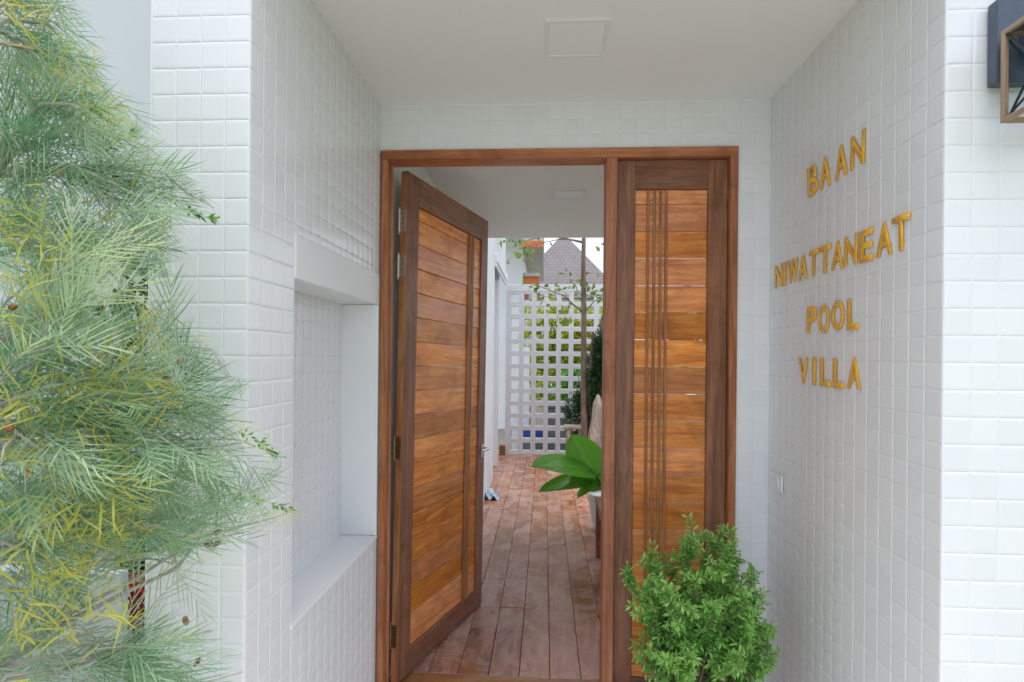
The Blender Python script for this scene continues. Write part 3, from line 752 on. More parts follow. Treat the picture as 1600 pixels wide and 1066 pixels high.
for k in range(150):      # inner shoots all round, so the bush is full from other sides too
    a = rng.uniform(0, 2 * math.pi); rr = rng.uniform(.25, .62)
    z = rng.uniform(ZG + .25, .95)
    wz = 1.0 - .35 * max(0, (z - .1) / .9)
    t_ = np.array([-1.42 + math.cos(a) * rr * wz, 1.02 + math.sin(a) * rr * .85 * wz, z])
    if t_[1] > 1.40 or t_[1] < .42 or not in_outline(t_, -40): continue
    shoot(t_, r=.0032)
# twigs off the shoots
tw = []
for pts in list(shoots):
    for q in range(3):
        k = rng.integers(3, 7); p = pts[k]; d = norm(pts[k + 1] - pts[k]) + rng.normal(size=3) * .75; d = d / np.linalg.norm(d)
        t_ = p + d * rng.uniform(.08, .17)
        if not in_outline(t_): continue
        c_ = curve_pts(p, t_, .01, 5, .03); add_branch(mb, c_, .0018, .0009, 4); tw.append(c_)
mb.build('branches', M['palebranch'], gv, smooth=True)
LT = []
for pts in shoots + tw:
    tbase = float(np.clip(rng.normal(.42, .24), 0, 1))
    seg = np.linalg.norm(np.diff(pts, axis=0), axis=1); Ls = seg.sum()
    cum = np.concatenate([[0], np.cumsum(seg)])
    s0 = .25 * Ls if Ls > .2 else .1 * Ls
    for s_ in np.arange(s0, Ls, .030):
        k = min(len(seg) - 1, np.searchsorted(cum, s_) - 1); f = (s_ - cum[k]) / seg[k]
        p = pts[k] * (1 - f) + pts[k + 1] * f; ax = (pts[k + 1] - pts[k]) / seg[k]
        d = ax * .85 + rng.normal(size=3) * .5 + np.array([0, 0, .12]); LP.append(p); LD.append(d / np.linalg.norm(d)); LT.append(tbase + .25 * (s_ / Ls - .6))
    for q in range(2):
        d = (pts[-1] - pts[-2]); d = d / np.linalg.norm(d) + rng.normal(size=3) * .3; LP.append(pts[-1]); LD.append(d / np.linalg.norm(d)); LT.append(tbase + .15)
LP, LD = np.array(LP), np.array(LD)
# keep the outline: clipped clear of the wall and inside its silhouette
LL = rng.uniform(.075, .125, len(LP))
tipP = LP + LD * (LL + .035)[:, None]
u, v = proj_px(tipP); ub, vb = proj_px(LP)
ok = (u < np.interp(v, OUT[:, 0], OUT[:, 1]) + rng.normal(0, 9, len(u))) & (ub < np.interp(vb, OUT[:, 0], OUT[:, 1])) & (tipP[:, 1] < 1.47) & (tipP[:, 1] > .36)
ok &= ~((v > 865) & (u > 60) & (u < 235) & (rng.uniform(size=len(u)) < .5)) & ~((v > 870) & (v < 1066) & (u > 196) & (u < 238) & (rng.uniform(size=len(u)) < .8)) & ~((v > 860) & (v < 955) & (u > 230) & (rng.uniform(size=len(u)) < .7))
LP, LD, LL, LT = LP[ok], LD[ok], LL[ok], np.array(LT)[ok]
print('grevillea leaves', len(LP))
n = len(LP); ref = rnd_dirs(n); S = norm(np.cross(LD, ref)); Nn = np.cross(S, LD)
droop = np.tile(np.array([0, 0, -1.0]), (n, 1))
tl_ = np.clip(LT + rng.normal(0, .1, n), 0, 1)
VV, QQ, TT, TI = [], [], [], []; off = 0
def addn(r):
    global off
    VV.append(r[0]); QQ.append(r[1] + off); TT.append(r[2] + off); TI.append(r[3]); off += len(r[0])
addn(needles(LP, LD, S, LL, np.full(n, .0016), droop * .4, tl_))       # rachis
npair = 6
for j in range(npair):
    f = .14 + .84 * j / (npair - 1)
    for sg in (-1, 1):
        p = LP + LD * (LL * f)[:, None] + droop * (LL * .12 * f * f)[:, None]
        d = norm(LD * (.95 + .5 * f) + sg * S * (.8 - .35 * f) + Nn * .18 + rng.normal(size=(n, 3)) * .09)
        L_ = LL * (.80 - .34 * f) * rng.uniform(.85, 1.15, n)
        addn(needles(p, d, norm(np.cross(d, Nn)), L_, rng.uniform(.0014, .0023, n), LD * .35 + rng.normal(size=(n, 3)) * .15, np.clip(tl_ + rng.normal(0, .07, n), 0, 1)))
me = np_mesh('foliage', np.concatenate(VV) - np.array([gv.location.x, gv.location.y, gv.location.z - H]), [np.concatenate(QQ), np.concatenate(TT)], np.concatenate(TI))
link('foliage', me, M['needle'], gv)
# yellow young shoots, curled, on part of the shoots
VV, QQ, TT, TI = [], [], [], []; off = 0
cand = [pts for (uu, vv_, yy), pts in zip(tips, main)]
YP = []
yel = [(170, 560, .9), (120, 600, .88), (200, 640, .92), (90, 620, .85), (230, 600, .95), (150, 690, .88), (60, 640, .8), (150, 800, .85), (110, 860, .82), (60, 920, .8), (190, 780, .9), (200, 850, .9), (50, 1000, .8), (150, 950, .85), (30, 830, .78), (110, 740, .84),
       (70, 400, .86), (30, 470, .8), (140, 170, 1.05), (110, 120, 1.05), (160, 340, 1.05), (40, 30, .98), (230, 520, .98), (20, 330, .85), (20, 700, .8)]
for (a, b, yy) in yel:
    p = unproj(a, b, yy)
    for q in range(38): YP.append(p + rng.normal(size=3) * .026)
YP = np.array(YP); n = len(YP)
d = norm(rng.normal(size=(n, 3)) * .7 + np.array([.35, -.2, .35])); s = norm(np.cross(d, rnd_dirs(n)))
addn(needles(YP, d, s, rng.uniform(.03, .085, n), rng.uniform(.002, .0042, n), norm(rng.normal(size=(n, 3)) + [0, 0, -.6]), rng.uniform(0, 1, n)))
me = np_mesh('young_shoots', np.concatenate(VV) - np.array([gv.location.x, gv.location.y, gv.location.z - H]), [np.concatenate(QQ), np.concatenate(TT)], np.concatenate(TI))
link('young_shoots', me, M['younglf'], gv)['kind'] = 'stuff'
# two leafy tips with small flat leaves reaching over the wall
VV, TT, TI = [], [], []; off = 0
for (a, b, yy, a0, b0) in ((440, 715, 1.28, 345, 655), (455, 795, 1.28, 330, 765), (335, 345, 1.22, 270, 320), (165, 185, 1.15, 110, 120), (205, 205, 1.2, 150, 250)):
    A, B = unproj(a0, b0, yy - .05), unproj(a, b, yy)
    m_ = 34; f = rng.uniform(.25, 1, m_)[:, None]; P = A * (1 - f) + B * f
    D = norm(norm((B - A)[None]) + rng.normal(size=(m_, 3)) * .7)
    r = broad(P, D, rnd_dirs(m_), rng.uniform(.014, .024, m_), rng.uniform(.005, .008, m_), .2, rng.uniform(0, .6, m_)); VV.append(r[0]); TT.append(r[1] + off); TI.append(r[2]); off += len(r[0])
me = np_mesh('tip_leaves', np.concatenate(VV) - np.array([gv.location.x, gv.location.y, gv.location.z - H]), [np.concatenate(TT)], np.concatenate(TI)); link('tip_leaves', me, M['shrubleaf'], gv)
pm = MB(); pm.sphere((0, 0, 0), .0065, 8, 6, (1, .7, 1.6)); pm = pm.mesh('seed_pod', True); pm.materials.append(M['pod'])
for (a, b, yy) in ((92, 271, .98), (205, 285, 1.12), (258, 600, 1.0), (280, 566, 1.05), (326, 850, 1.19), (338, 850, 1.19), (46, 735, .8), (145, 730, .9), (20, 480, .82), (290, 970, 1.1), (308, 1035, 1.1), (258, 592, 1.0), (15, 668, .78), (340, 832, 1.19), (100, 540, .9), (180, 275, 1.1)):
    p = unproj(a, b, yy); o = bpy.data.objects.new('seed_pod', pm); COL.objects.link(o); o.parent = gv
    o.location = (p[0] - gv.location.x, p[1] - gv.location.y, p[2] + H - gv.location.z); o.rotation_euler = tuple(rng.uniform(0, 6, 3))

# smooth painted wall behind the bush, low planter wall, red flowers in the gap
wallthing('plaster_wall', [(-6, XW - .004, 2.25, 2.45, ZG, 3.2)], M['greypaint'], 'smooth pale painted wall behind the needle-leaved bush')
pl = MB().box(-2.17, 2.17, -.02, .02, 0, 1.15, .006).build('planter_wall', M['greypaint'], None, (-3.42, 1.62, 0)); tag(pl, 'low pale planter wall at the lower left behind the bush', 'low wall')
g = MB().box(-6, XW - .003, 1.67, 2.249, .0, .5).build('planting_bed', M['soil']); tag(g, kind='structure')
def leafy(name, root, centers, radii, n, size, mat, tmean=.5, tsd=.25, up_bias=.2, asp=.5, nlist=None):
    VV, TT, TI = [], [], []; off = 0; L0 = np.array([root.location.x, root.location.y, root.location.z - H])
    for c_, r_ in zip(centers, radii):
        r_ = np.array(r_ if hasattr(r_, '__len__') else (r_,) * 3)
        d = rnd_dirs(n); rad = rng.uniform(.25, 1, n) ** .45
        # clumps: pull leaves to a number of twig tips
        tips_ = rnd_dirs(max(6, n // 14)) * rng.uniform(.5, 1.0, (max(6, n // 14), 1))
        P = tips_[rng.integers(0, len(tips_), n)] + rng.normal(size=(n, 3)) * .10
        P = np.where(rng.uniform(size=(n, 1)) < .75, P, d * rad[:, None])
        D = norm(P + rng.normal(size=(n, 3)) * .6 + np.array([0, 0, up_bias]))
        P = np.array(c_) + P * r_ - L0
        L_ = size * rng.uniform(.6, 1.3, n)
        r = broad(P, D, norm(rng.normal(size=(n, 3)) * .7 + np.array([0, -.2, 1])), L_, L_ * asp, .15, np.clip(rng.normal(tmean, tsd, n), 0, 1))
        VV.append(r[0]); TT.append(r[1] + off); TI.append(r[2]); off += len(r[0])
    me = np_mesh(name, np.concatenate(VV), [np.concatenate(TT)], np.concatenate(TI))
    return link(name, me, mat, root)
rf = empty('red_flowering_plant', (-1.40, 1.92, .5), 'plant with red flowers in the dark gap between planter and tiled wall', 'plant')
mb = MB()
for k in range(7):
    t_ = rng.normal(size=3) * .12; mb.tube([(0, 0, 0), (t_[0] * .5, t_[1] * .5, .22), (t_[0], t_[1], .5 + t_[2])], [.012, .009, .005], 6)
mb.build('stems', M['barkwood'], rf)
leafy('foliage', rf, [(-1.43, 1.93, -.95), (-1.43, 1.95, -.3), (-1.45, 1.98, .1)], [(.16, .16, .35), (.14, .14, .35), (.12, .12, .25)], 500, .05, M['darkleaf'])
leafy('flowers', rf, [(-1.295, 1.75, -.80), (-1.285, 1.75, -.75), (-1.30, 1.74, -.85)], [.04, .035, .03], 60, .035, M['redflower'], asp=.7)

# ---- potted shrub in front of the fixed panel
pot = MB(); PX, PY = .64, 2.28
pot.lathe([(.10, 0), (.125, .01), (.165, .30), (.180, .40), (.192, .405), (.192, .435), (.172, .435), (.166, .39), (.0, .385)][:8] + [(.02, .385)], (0, 0, 0), 40)
pot = pot.build('plant_pot', M['pot_grey'], None, (PX, PY, ZP + H), smooth=True); tag(pot, 'grey round plant pot under the bright green shrub, at the bottom edge', 'plant pot')
so = MB(); so.lathe([(.166, 0), (.15, .008), (.05, .012)], (0, 0, 0), 24); so = so.build('potting_soil', M['soil'], None, (PX, PY, ZP + H + .388)); so.parent = pot; so.location = (0, 0, .3855)
sh = empty('potted_shrub', (PX, PY, ZP + H + .39), 'bright green small-leaved shrub growing in the grey pot before the fixed door panel', 'shrub')
sb = np.array([PX, PY, ZP + .39])
stips = [(975, 905, 2.3), (1020, 862, 2.35), (1010, 905, 2.2), (1075, 806, 2.35), (1066, 850, 2.25), (1112, 832, 2.4), (1140, 818, 2.3), (1150, 860, 2.45), (1130, 880, 2.2), (1185, 890, 2.35), (1196, 940, 2.3), (1216, 1020, 2.25), (1190, 985, 2.2), (985, 945, 2.2), (1000, 990, 2.25), (1010, 1055, 2.2),
         (1040, 925, 2.1), (1090, 900, 2.15), (1120, 950, 2.08), (1060, 975, 2.05), (1160, 930, 2.15), (1170, 1000, 2.1), (1040, 1030, 2.05), (1080, 1060, 2.05), (1150, 1050, 2.08), (1190, 1060, 2.2), (1000, 930, 2.4), (1050, 890, 2.5), (1100, 860, 2.5), (1030, 960, 2.5), (1130, 930, 2.5), (1165, 960, 2.5), (1085, 950, 2.4), (1020, 1000, 2.35), (1200, 1000, 2.4)]
LPs, LDs, TTs = [], [], []
SO = np.array([(780, 1045, 1105), (850, 1005, 1160), (900, 962, 1185), (960, 965, 1205), (1020, 985, 1222), (1066, 990, 1215), (1300, 1000, 1210)])
TOPX = np.array([(960, 900), (985, 895), (1010, 880), (1020, 850), (1040, 880), (1050, 900), (1062, 850), (1075, 795), (1090, 850), (1112, 822), (1125, 845), (1140, 805), (1150, 850), (1160, 905), (1180, 885), (1195, 925), (1210, 985), (1225, 1010)])
def inside(P):
    u, v = proj_px(P)
    return (u > np.interp(v, SO[:, 0], SO[:, 1])) & (u < np.interp(v, SO[:, 0], SO[:, 2])) & (v > np.interp(u, TOPX[:, 0], TOPX[:, 1]) - 12) & (P[:, 0] < XR - .02) & (P[:, 1] < YB - .03)
mb = MB(); L0 = np.array([PX, PY, ZP + .39])
def sprig(p0, t_, r, dens, tm):
    c_ = curve_pts(p0, t_, .02, 7, .03); mb.tube([tuple(p - L0) for p in c_], list(np.linspace(r, .0012, 7)), 5)
    seg = np.linalg.norm(np.diff(c_, axis=0), axis=1); Ls = seg.sum(); cum = np.concatenate([[0], np.cumsum(seg)])
    for s_ in np.arange(max(.02, Ls - .26), Ls, dens):
        k = min(5, max(0, np.searchsorted(cum, s_) - 1)); f = (s_ - cum[k]) / seg[k]; p = c_[k] * (1 - f) + c_[k + 1] * f; ax = (c_[k + 1] - c_[k]) / seg[k]
        near = (s_ - Ls + .2) / .2
        for q in range(5):
            d = rng.normal(size=3); d -= ax * d.dot(ax); d = d / np.linalg.norm(d) + ax * rng.uniform(.2, .9); LPs.append(p); LDs.append(d / np.linalg.norm(d)); TTs.append(np.clip(tm + .35 * (near - .5) + rng.normal(0, .14), 0, 1))
    return c_
for (a, b, yy) in stips:
    tip = unproj(a, b, yy)
    c_ = sprig(sb + rng.normal(size=3) * [.03, .03, 0], tip, .006, .011, rng.uniform(.35, .65))
    for q in range(14):
        k = rng.integers(2, 6); p = c_[k]; d = norm((c_[-1] - c_[0])[None])[0] * .7 + rng.normal(size=3) * .5 + np.array([0, 0, .45]); e_ = p + d / np.linalg.norm(d) * rng.uniform(.06, .13)
        if inside(e_[None])[0]: sprig(p, e_, .002, .012, rng.uniform(.3, .65))
mb.build('stems', M['stem'], sh, smooth=True)
LPs, LDs, TTs = np.array(LPs), np.array(LDs), np.array(TTs)
ok = inside(LPs)
LPs, LDs, TTs = LPs[ok], LDs[ok], TTs[ok]; n = len(LPs); print('shrub leaves', n)
Ls = rng.uniform(.020, .036, n)
r = broad(LPs - L0, LDs, norm(rng.normal(size=(n, 3)) * .5 + np.array([0, -.3, 1])), Ls, Ls * .28, .12, TTs, .62)
link('foliage', np_mesh('foliage', r[0], [r[1]], r[2]), M['shrubleaf'], sh)

# ---- slim tree in the passage
tb = np.array([.60, 8.6, ZF])
tr_ = empty('slim_tree', (.60, 8.6, ZF + H), 'slim brown-trunked young tree with sparse leaves in front of the lattice screen', 'tree')
mb = MB(); mb.tube([(0, 0, 0), (.005, 0, .7), (-.01, .01, 1.5), (-.015, 0, 2.3), (-.03, 0, 3.1), (-.02, .02, 4.6)], [.055, .05, .044, .04, .034, .022], 12); mb.build('trunk', M['barkwood'], tr_, smooth=True)
mb = MB(); LPt, LDt = [], []
def tbr(p0, t_, r, clus, nl=10, spread=.10):
    c_ = curve_pts(p0, t_, .06, 6, .03); mb.tube([tuple(p - tb) for p in c_], list(np.linspace(r, .004, 6)), 6)
    for q in clus:
        p = c_[0] * (1 - q) + c_[-1] * q + [0, 0, .06 * 4 * q * (1 - q)]
        for j in range(nl):
            LPt.append(p + rng.normal(size=3) * spread); d = rng.normal(size=3) + np.array([0, -.2, -.3]); LDt.append(d / np.linalg.norm(d))
def U(a, b, y): return unproj(a, b, y)
tbr(U(910, 488, 8.6), U(830, 445, 8.3), .013, (.35, .55, .75, .9, 1.0), 8, .09)
tbr(U(880, 478, 8.5), U(872, 505, 8.3), .006, (.8, 1.0), 8, .08)
tbr(U(912, 490, 8.6), U(945, 462, 8.8), .012, (.8, 1), 6, .1)
tbr(U(912, 470, 8.6), U(890, 440, 8.4), .006, (.6, 1), 8, .08)
tbr(U(912, 470, 8.6), U(925, 450, 8.5), .006, (.6, .8, 1), 9, .08)
tbr(U(912, 380, 8.6), U(800, 378, 8.2), .014, (.6, .8, 1.0), 9, .12)
tbr(U(912, 378, 8.6), U(810, 390, 8.1), .010, (.9, 1.0), 14, .10)
tbr(U(912, 370, 8.6), U(960, 355, 8.8), .012, (.5, 1), 8, .15)
for k in range(14):
    a = rng.uniform(0, 6.28); zz = rng.uniform(3.75, 4.4); tbr(tb + [-.02, 0, zz], tb + [math.cos(a) * .8, math.sin(a) * .7, zz + rng.uniform(.1, .5)], .012, (.5, .75, 1), 16, .16)
mb.build('branches', M['barkwood'], tr_, smooth=True)
LPt, LDt = np.array(LPt), np.array(LDt); n = len(LPt); Lt = rng.uniform(.07, .125, n)
r = broad(LPt - tb, LDt, rnd_dirs(n) + np.array([0, 0, .8]), Lt, Lt * .55, .1, rng.uniform(0, 1, n), .6)
link('foliage', np_mesh('foliage', r[0], [r[1]], r[2]), M['treeleaf'], tr_)

# ---- big-leaved plant in a white pot
WP = (.62, 5.60, ZF + H)
wp = MB().lathe([(.10, 0), (.13, .008), (.155, .12), (.172, .25), (.178, .335), (.184, .345), (.184, .36), (.170, .36), (.164, .33), (.02, .325)], (0, 0, 0), 40).build('plant_pot', M['pot_white'], None, WP, smooth=True); tag(wp, 'white round pot of the broad-leaved plant, half hidden by the centre post', 'plant pot')
al = empty('broad_leaved_plant', (WP[0], WP[1], WP[2] + .325), 'plant with huge glossy green leaves in the white pot beyond the doorway', 'plant')
def bigleaf(base_p, tip_p, width, nrm, droop=.12, tint=.5, lobe=.18):
    """heart-shaped blade with a folded midrib and raised side veins"""
    A, B = np.array(base_p), np.array(tip_p); ax = B - A; L = np.linalg.norm(ax); ax = ax / L
    nrm = np.array(nrm, float); s = np.cross(ax, nrm); s /= np.linalg.norm(s); nn = np.cross(s, ax)
    nu, nv = 22, 15; V, T = [], []
    for i in range(nu):
        t = -lobe + (1 + lobe) * i / (nu - 1); tt = (t + lobe) / (1 + lobe)
        w = width * .5 * (math.sin(math.pi * min(1, tt) ** .85) ** .55) * (1.0 if tt < .98 else .5)
        for j in range(nv):
            q = -1 + 2 * j / (nv - 1)
            cut = 0 if t > 0 else 0
            zz = nn * (abs(q) * w * .28 - .022 * L * abs(math.sin((t * 9 + abs(q) * 2.2) * math.pi)) * abs(q) - droop * L * max(t, 0) ** 2 + .02 * L * math.sin(5 * t + 3 * q))
            tpos = t if not (t < 0 and abs(q) < .35) else t * (abs(q) / .35)
            V.append(A + ax * L * tpos + s * q * w + zz); T.append(tint + .15 * math.sin(t * 18 * math.pi + 0) * .3 + .45 * (abs(q) < .08))
    F = [(i * nv + j, i * nv + j + 1, (i + 1) * nv + j + 1, (i + 1) * nv + j) for i in range(nu - 1) for j in range(nv - 1)]
    L0 = np.array([al.location.x, al.location.y, al.location.z - H])
    me = np_mesh('leaf', np.array(V) - L0, [np.array(F)], np.clip(T, 0, 1), smooth=True); o = link('leaf', me, M['bigleaf'], al)
    root = np.array([WP[0] + rng.uniform(-.04, .04), WP[1] + rng.uniform(-.04, .04), ZF + .32])
    st = MB(); c_ = curve_pts(root, A + ax * L * .02, .03, 7, .01); st.tube([tuple(p - L0) for p in c_], list(np.linspace(.014, .008, 7)), 8); st.build('leaf_stalk', M['stemgreen'], al, smooth=True)
M['stemgreen'] = plain('dark_green_stalk', (.09, .14, .04), .45, .2, 20, bmp=0)
bigleaf(U(935, 752, 5.5), U(893, 680, 5.45), .40, (-.3, -1, .35), .05, .5)
bigleaf(U(922, 735, 5.45), U(836, 718, 5.15), .34, (.1, -.55, 1), .12, .6)
bigleaf(U(925, 748, 5.5), U(848, 752, 5.3), .20, (-.1, -.7, .8), .28, .35)
bigleaf(U(945, 745, 5.6), U(905, 765, 5.25), .14, (-.1, -.6, .8), .2, .3)
bigleaf(U(965, 740, 5.6), U(1010, 690, 5.7), .30, (.3, -1, .5), .1, .6)
bigleaf(U(960, 745, 5.7), U(985, 700, 6.0), .28, (.1, .8, .8), .15, .5)
bigleaf(U(950, 755, 5.5), U(975, 760, 5.1), .24, (.1, -.5, 1), .2, .5)

# ---- wooden bench by the post
bn = empty('wooden_bench', (.62, 4.3, ZF + H), 'plain wooden bench beside the white pot, mostly hidden by the centre post', 'bench')
for k in range(3): MB().box(-.06, .06, -.56, .56, -.018, .018, .004).build('seat_plank', M['benchwood'], bn, (-.122 + k * .122, 0, .487))
for x in (-.15, .15):
    for y in (-.48, .52): MB().box(-.025, .025, -.025, .025, 0, .468, .003).build('leg', M['benchwood'], bn, (x, y, 0))
MB().box(-.02, .02, -.47, .51, .36, .42, .003).build('apron', M['benchwood'], bn, (-.148, 0, .04))

# ---- planter stand, driftwood stumps, dark shrub
ps = empty('plant_stand', (.47, 8.75, ZF + H), 'small weathered wooden stand at the foot of the slim tree', 'plant stand')
for x in (-.10, .09):
    for y in (-.12, .12): MB().box(-.03, .03, -.03, .03, 0, .60, .004).build('leg', M['oldwood'], ps, (x, y, 0))
MB().box(-.16, .15, -.17, .17, .602, .645, .005).build('top_board', M['oldwood'], ps)
MB().box(-.10, .09, -.14, -.11, .30, .36, .003).build('cross_rail', M['oldwood'], ps)
def stump(name, pts, radii, label, mat, cat='driftwood', seed=0):
    b0 = np.array(pts[0]); bm_pts = [tuple(np.array(p) - b0) for p in pts]
    r = np.random.default_rng(seed); mb = MB(); n = 14
    rings = []
    for p, rad in zip(bm_pts, radii):
        rings.append([mb.bm.verts.new((p[0] + rad * (1 + .28 * math.sin(3 * k * .9 + seed) + r.normal() * .10) * math.cos(2 * math.pi * k / n), p[1] + rad * (1 + r.normal() * .12) * math.sin(2 * math.pi * k / n), p[2] + r.normal() * .012)) for k in range(n)])
    for a, b in zip(rings, rings[1:]):
        for k in range(n): mb.bm.faces.new((a[k], a[(k + 1) % n], b[(k + 1) % n], b[k]))
    mb.bm.faces.new(rings[0][::-1]); mb.bm.faces.new(rings[-1])
    o = mb.build(name, mat, None, (b0[0], b0[1], b0[2] + H)); return tag(o, label, cat)
stump('old_post', [(.73, 8.95, ZF), (.735, 8.95, -.9), (.745, 8.95, -.3), (.755, 8.95, .12), (.76, 8.95, .40)], [.048, .044, .042, .036, .014], 'weathered pointed wooden post just right of the slim tree', M['barkwood'], 'post', 1)
stump('old_post', [(.86, 8.8, ZF), (.865, 8.8, -.9), (.87, 8.8, -.2), (.88, 8.8, .4), (.885, 8.8, .66)], [.044, .04, .038, .032, .016], 'darker taller wooden post half hidden behind the door mullion', M['barkwood'], 'post', 2)
stump('driftwood_log', [(.74, 7.6, ZF), (.73, 7.6, -1.2), (.72, 7.6, -1.0), (.735, 7.6, -.8), (.72, 7.6, -.62), (.715, 7.6, -.50)], [.16, .15, .12, .095, .06, .02], 'pale grey gnarled driftwood stump behind the broad green leaf', M['oldwood'], 'driftwood', 3)
ds = empty('dark_shrub', (.75, 9.15, ZF + H), 'dark green bushy shrub behind the posts and slim tree', 'shrub')
mb = MB()
for k in range(5):
    t_ = rng.normal(size=2) * .15; mb.tube([(0, 0, 0), (t_[0] * .5, t_[1] * .3, .6), (t_[0], t_[1] * .5, 1.4)], [.02, .014, .006], 6)
mb.build('stems', M['barkwood'], ds)
leafy('foliage', ds, [(.55, 9.1, -.95), (.78, 9.1, -.75), (.85, 9.15, -.3), (.95, 9.1, .1), (.80, 8.55, -.45), (.83, 8.55, .0)], [(.24, .25, .42), (.25, .25, .5), (.2, .22, .5), (.2, .22, .4), (.13, .14, .45), (.10, .12, .35)], 2600, .055, M['darkleaf'], asp=.35)

for (lx, ly, lr, lab) in ((.345, 3.70, .4, 'orange fallen leaf on the floor planks close to the centre post'), (.43, 6.35, 1.9, 'orange brown fallen leaf on the far floor planks near the white pot')):
    rr = broad(np.array([[0, 0, .004]]), np.array([[1.0, 0, .05]]), np.array([[0, 0, 1.0]]), [.085], [.05], .25, np.array([.5]))
    o = link('fallen_leaf', np_mesh('fallen_leaf', rr[0], [rr[1]], rr[2]), M['deadleaf'], None, (lx, ly, ZF + H + .003), (0, 0, lr)); tag(o, lab, 'leaf', 'fallen leaves on the passage floor')

# ------------------------------------------------------------------ beyond the screen
hs = empty('white_house', (-1.6, 15, 0), 'white house with orange roof edges beyond the left of the lattice screen', 'house')
def hb(x0, x1, y0, y1, z0, z1, bev=0): return MB().box(x0 + 1.6, x1 + 1.6, y0 - 15, y1 - 15, z0 + H, z1 + H, bev)
hb(-5, -.57, 14, 20, ZG, 4.2).build('wall', M['plaster'], hs)
hb(-.568, -.06, 13.2, 20, 2.70, 3.3).build('eaves_soffit', M['soffit'], hs); hb(-.57, -.055, 13.17, 13.198, 2.58, 2.72).build('fascia', M['orange'], hs)
hb(-5, -.05, 13.0, 20.2, 3.305, 3.5).build('roof', M['soffit'], hs)
hb(-.568, -.17, 14.2, 16, 1.62, 2.03).build('porch_fascia', M['orange'], hs); hb(-.568, -.155, 14.15, 16.1, 2.032, 2.12).build('porch_roof', M['soffit'], hs)
hb(-.42, -.22, 14.19, 14.198, 1.45, 1.74).build('bracket', M['soffit'], hs)
wf = hb(-.565, -.30, 14.6, 16, -1.3, .9).build('wing_wall', M['plaster'], hs)
w_ = hb(-.36, -.305, 14.585, 14.598, -.25, .75).build('window', M['greyplastic'], hs)
gh = empty('brown_roof_house', (.80, 26, 0), 'house with a steep pyramid brown-grey tiled roof far behind the screen', 'house')
mb = MB(); ap = mb.bm.verts.new((0, 0, 5.72 + H)); e = [mb.bm.verts.new(p) for p in ((-2.55, -2.8, 2.45 + H), (2.55, -2.8, 2.45 + H), (2.55, 2.8, 2.45 + H), (-2.55, 2.8, 2.45 + H))]
for k in range(4): mb.bm.faces.new((e[k], e[(k + 1) % 4], ap))
mb.bm.faces.new(e[::-1]); mb.build('roof', M['roof'], gh)
MB().box(-2.2, 2.2, -2.4, 2.4, 0, 2.44 + H).build('wall', M['plaster'], gh)
MB().box(-3.2, -1.6, -2.6, -1.5, 2.5 + H, 3.6 + H).build('side_roof', M['roof'], gh)
for k in range(3): MB().box(-2.0 + k * 1.5, -1.2 + k * 1.5, -2.43, -2.405, 1.0, 2.3).build('window', M['greyplastic'], gh)

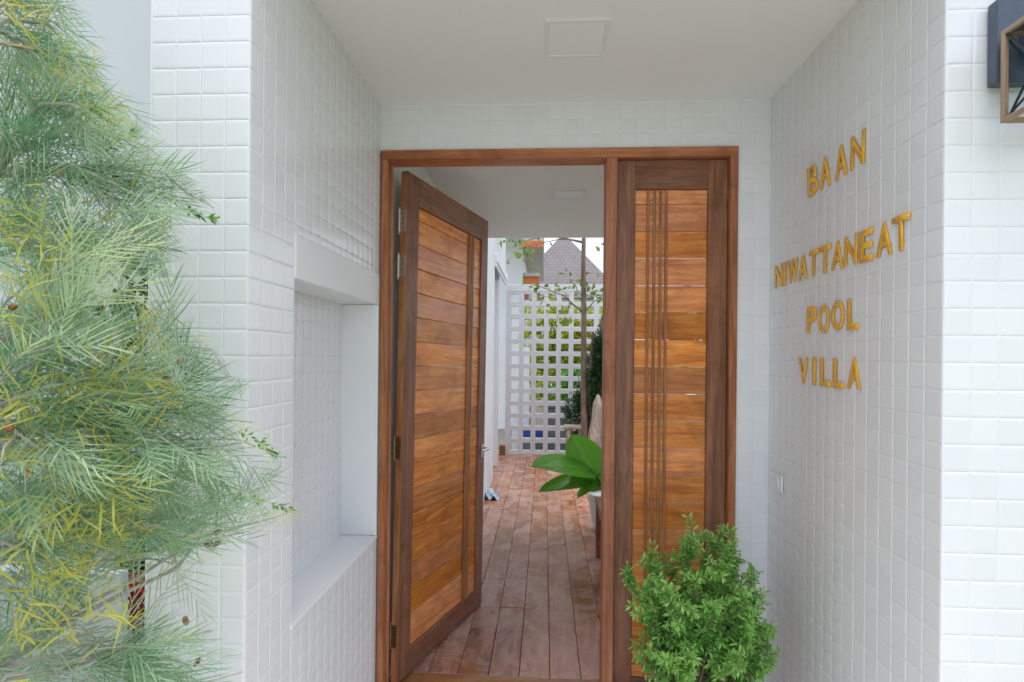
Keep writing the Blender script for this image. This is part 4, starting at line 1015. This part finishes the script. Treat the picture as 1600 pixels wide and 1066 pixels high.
hg = empty('hedge', (.7, 12.2, 0), 'bright yellow-green hedge growing behind the lattice screen', 'hedge')
mb = MB()
for k in range(9): mb.tube([(-1.0 + k * .26, 0, 0), (-1.0 + k * .26 + rng.normal() * .05, .05, 1.3), (-1.0 + k * .26 + rng.normal() * .15, 0, 2.6)], [.025, .018, .006], 6)
mb.build('stems', M['barkwood'], hg)
hc = []; hr = []
for k in range(9):
    for z in (-.75, -.2, .35, .85):
        hc.append((-.15 + k * .24 + rng.normal() * .06, 12.2 + rng.normal() * .1, z + rng.normal() * .08)); hr.append((.24, .25, .38))
leafy('foliage', hg, hc, hr, 420, .10, M['hedgeleaf'], tmean=.68, asp=.5)
gb = empty('green_shrub', (.55, 11.2, 0), 'low mid-green shrub behind the lower part of the lattice screen', 'shrub')
mb = MB()
for k in range(5): mb.tube([(rng.normal() * .05, 0, 0), (rng.normal() * .15, 0, .5), (rng.normal() * .25, 0, 1.0)], [.02, .014, .006], 6)
mb.build('stems', M['barkwood'], gb)
leafy('foliage', gb, [(.35, 11.2, -.75), (.8, 11.2, -.7), (.6, 11.2, -.4), (1.0, 11.2, -.4)], [.3, .3, .28, .3], 500, .10, M['shrubleaf'], tmean=.25)
cr = empty('blue_crate', (-.18, 10.75, .012), 'blue plastic crate behind the second and third columns of lattice holes', 'crate')
mb = MB()
mb.box(-.25, .25, -.17, .17, 0, .02, .003); mb.box(-.25, -.235, -.17, .17, .02, .30, .003); mb.box(.235, .25, -.17, .17, .02, .30, .003); mb.box(-.235, .235, -.17, -.155, .02, .30, .003); mb.box(-.235, .235, .155, .17, .02, .30, .003)
mb.build('crate_body', M['greyplastic'], cr)
MB().box(-.26, .26, -.18, .18, .301, .43, .012, 2).build('crate_lid', M['blue'], cr)
bn2 = MB(); bn2.box(-.3, .3, -.2, .2, 0, .85, .02, 2); bn2.box(-.32, .32, -.22, .22, .852, .92, .015, 2); bn2 = bn2.build('storage_bin', M['greyplastic'], None, (.35, 11.0 - .35, .012)); tag(bn2, 'grey storage bin standing behind the lattice screen', 'bin')
wh = wallthing('white_post', [(-.62, -.30, 10.9, 11.1, ZG + .012, .2)], M['plaster'], 'white wall end close behind the left columns of lattice holes')

# distant trees closing the view behind the garden
for k, (x, y, h_, rr, lab) in enumerate(((-9, 34, 6, 2.6, 'round green tree far left behind the white house'), (8, 33, 5.5, 2.4, 'round green tree far right behind the hedge'), (13, 38, 7, 3.0, 'tall green tree farthest to the right behind the gardens'))):
    t_ = empty('garden_tree', (x, y, 0), lab, 'tree')
    mb = MB(); mb.tube([(0, 0, 0), (.1, 0, h_ * .4), (0, .1, h_ * .75)], [.22, .17, .07], 10)
    mb.build('trunk', M['barkwood'], t_, smooth=True)
    leafy('crown', t_, [(x, y, h_ * .75 - H), (x + rr * .4, y, h_ * .6 - H), (x - rr * .4, y, h_ * .65 - H)], [rr * .7, rr * .55, rr * .55], 700, .35, M['treeleaf'], tmean=.3)
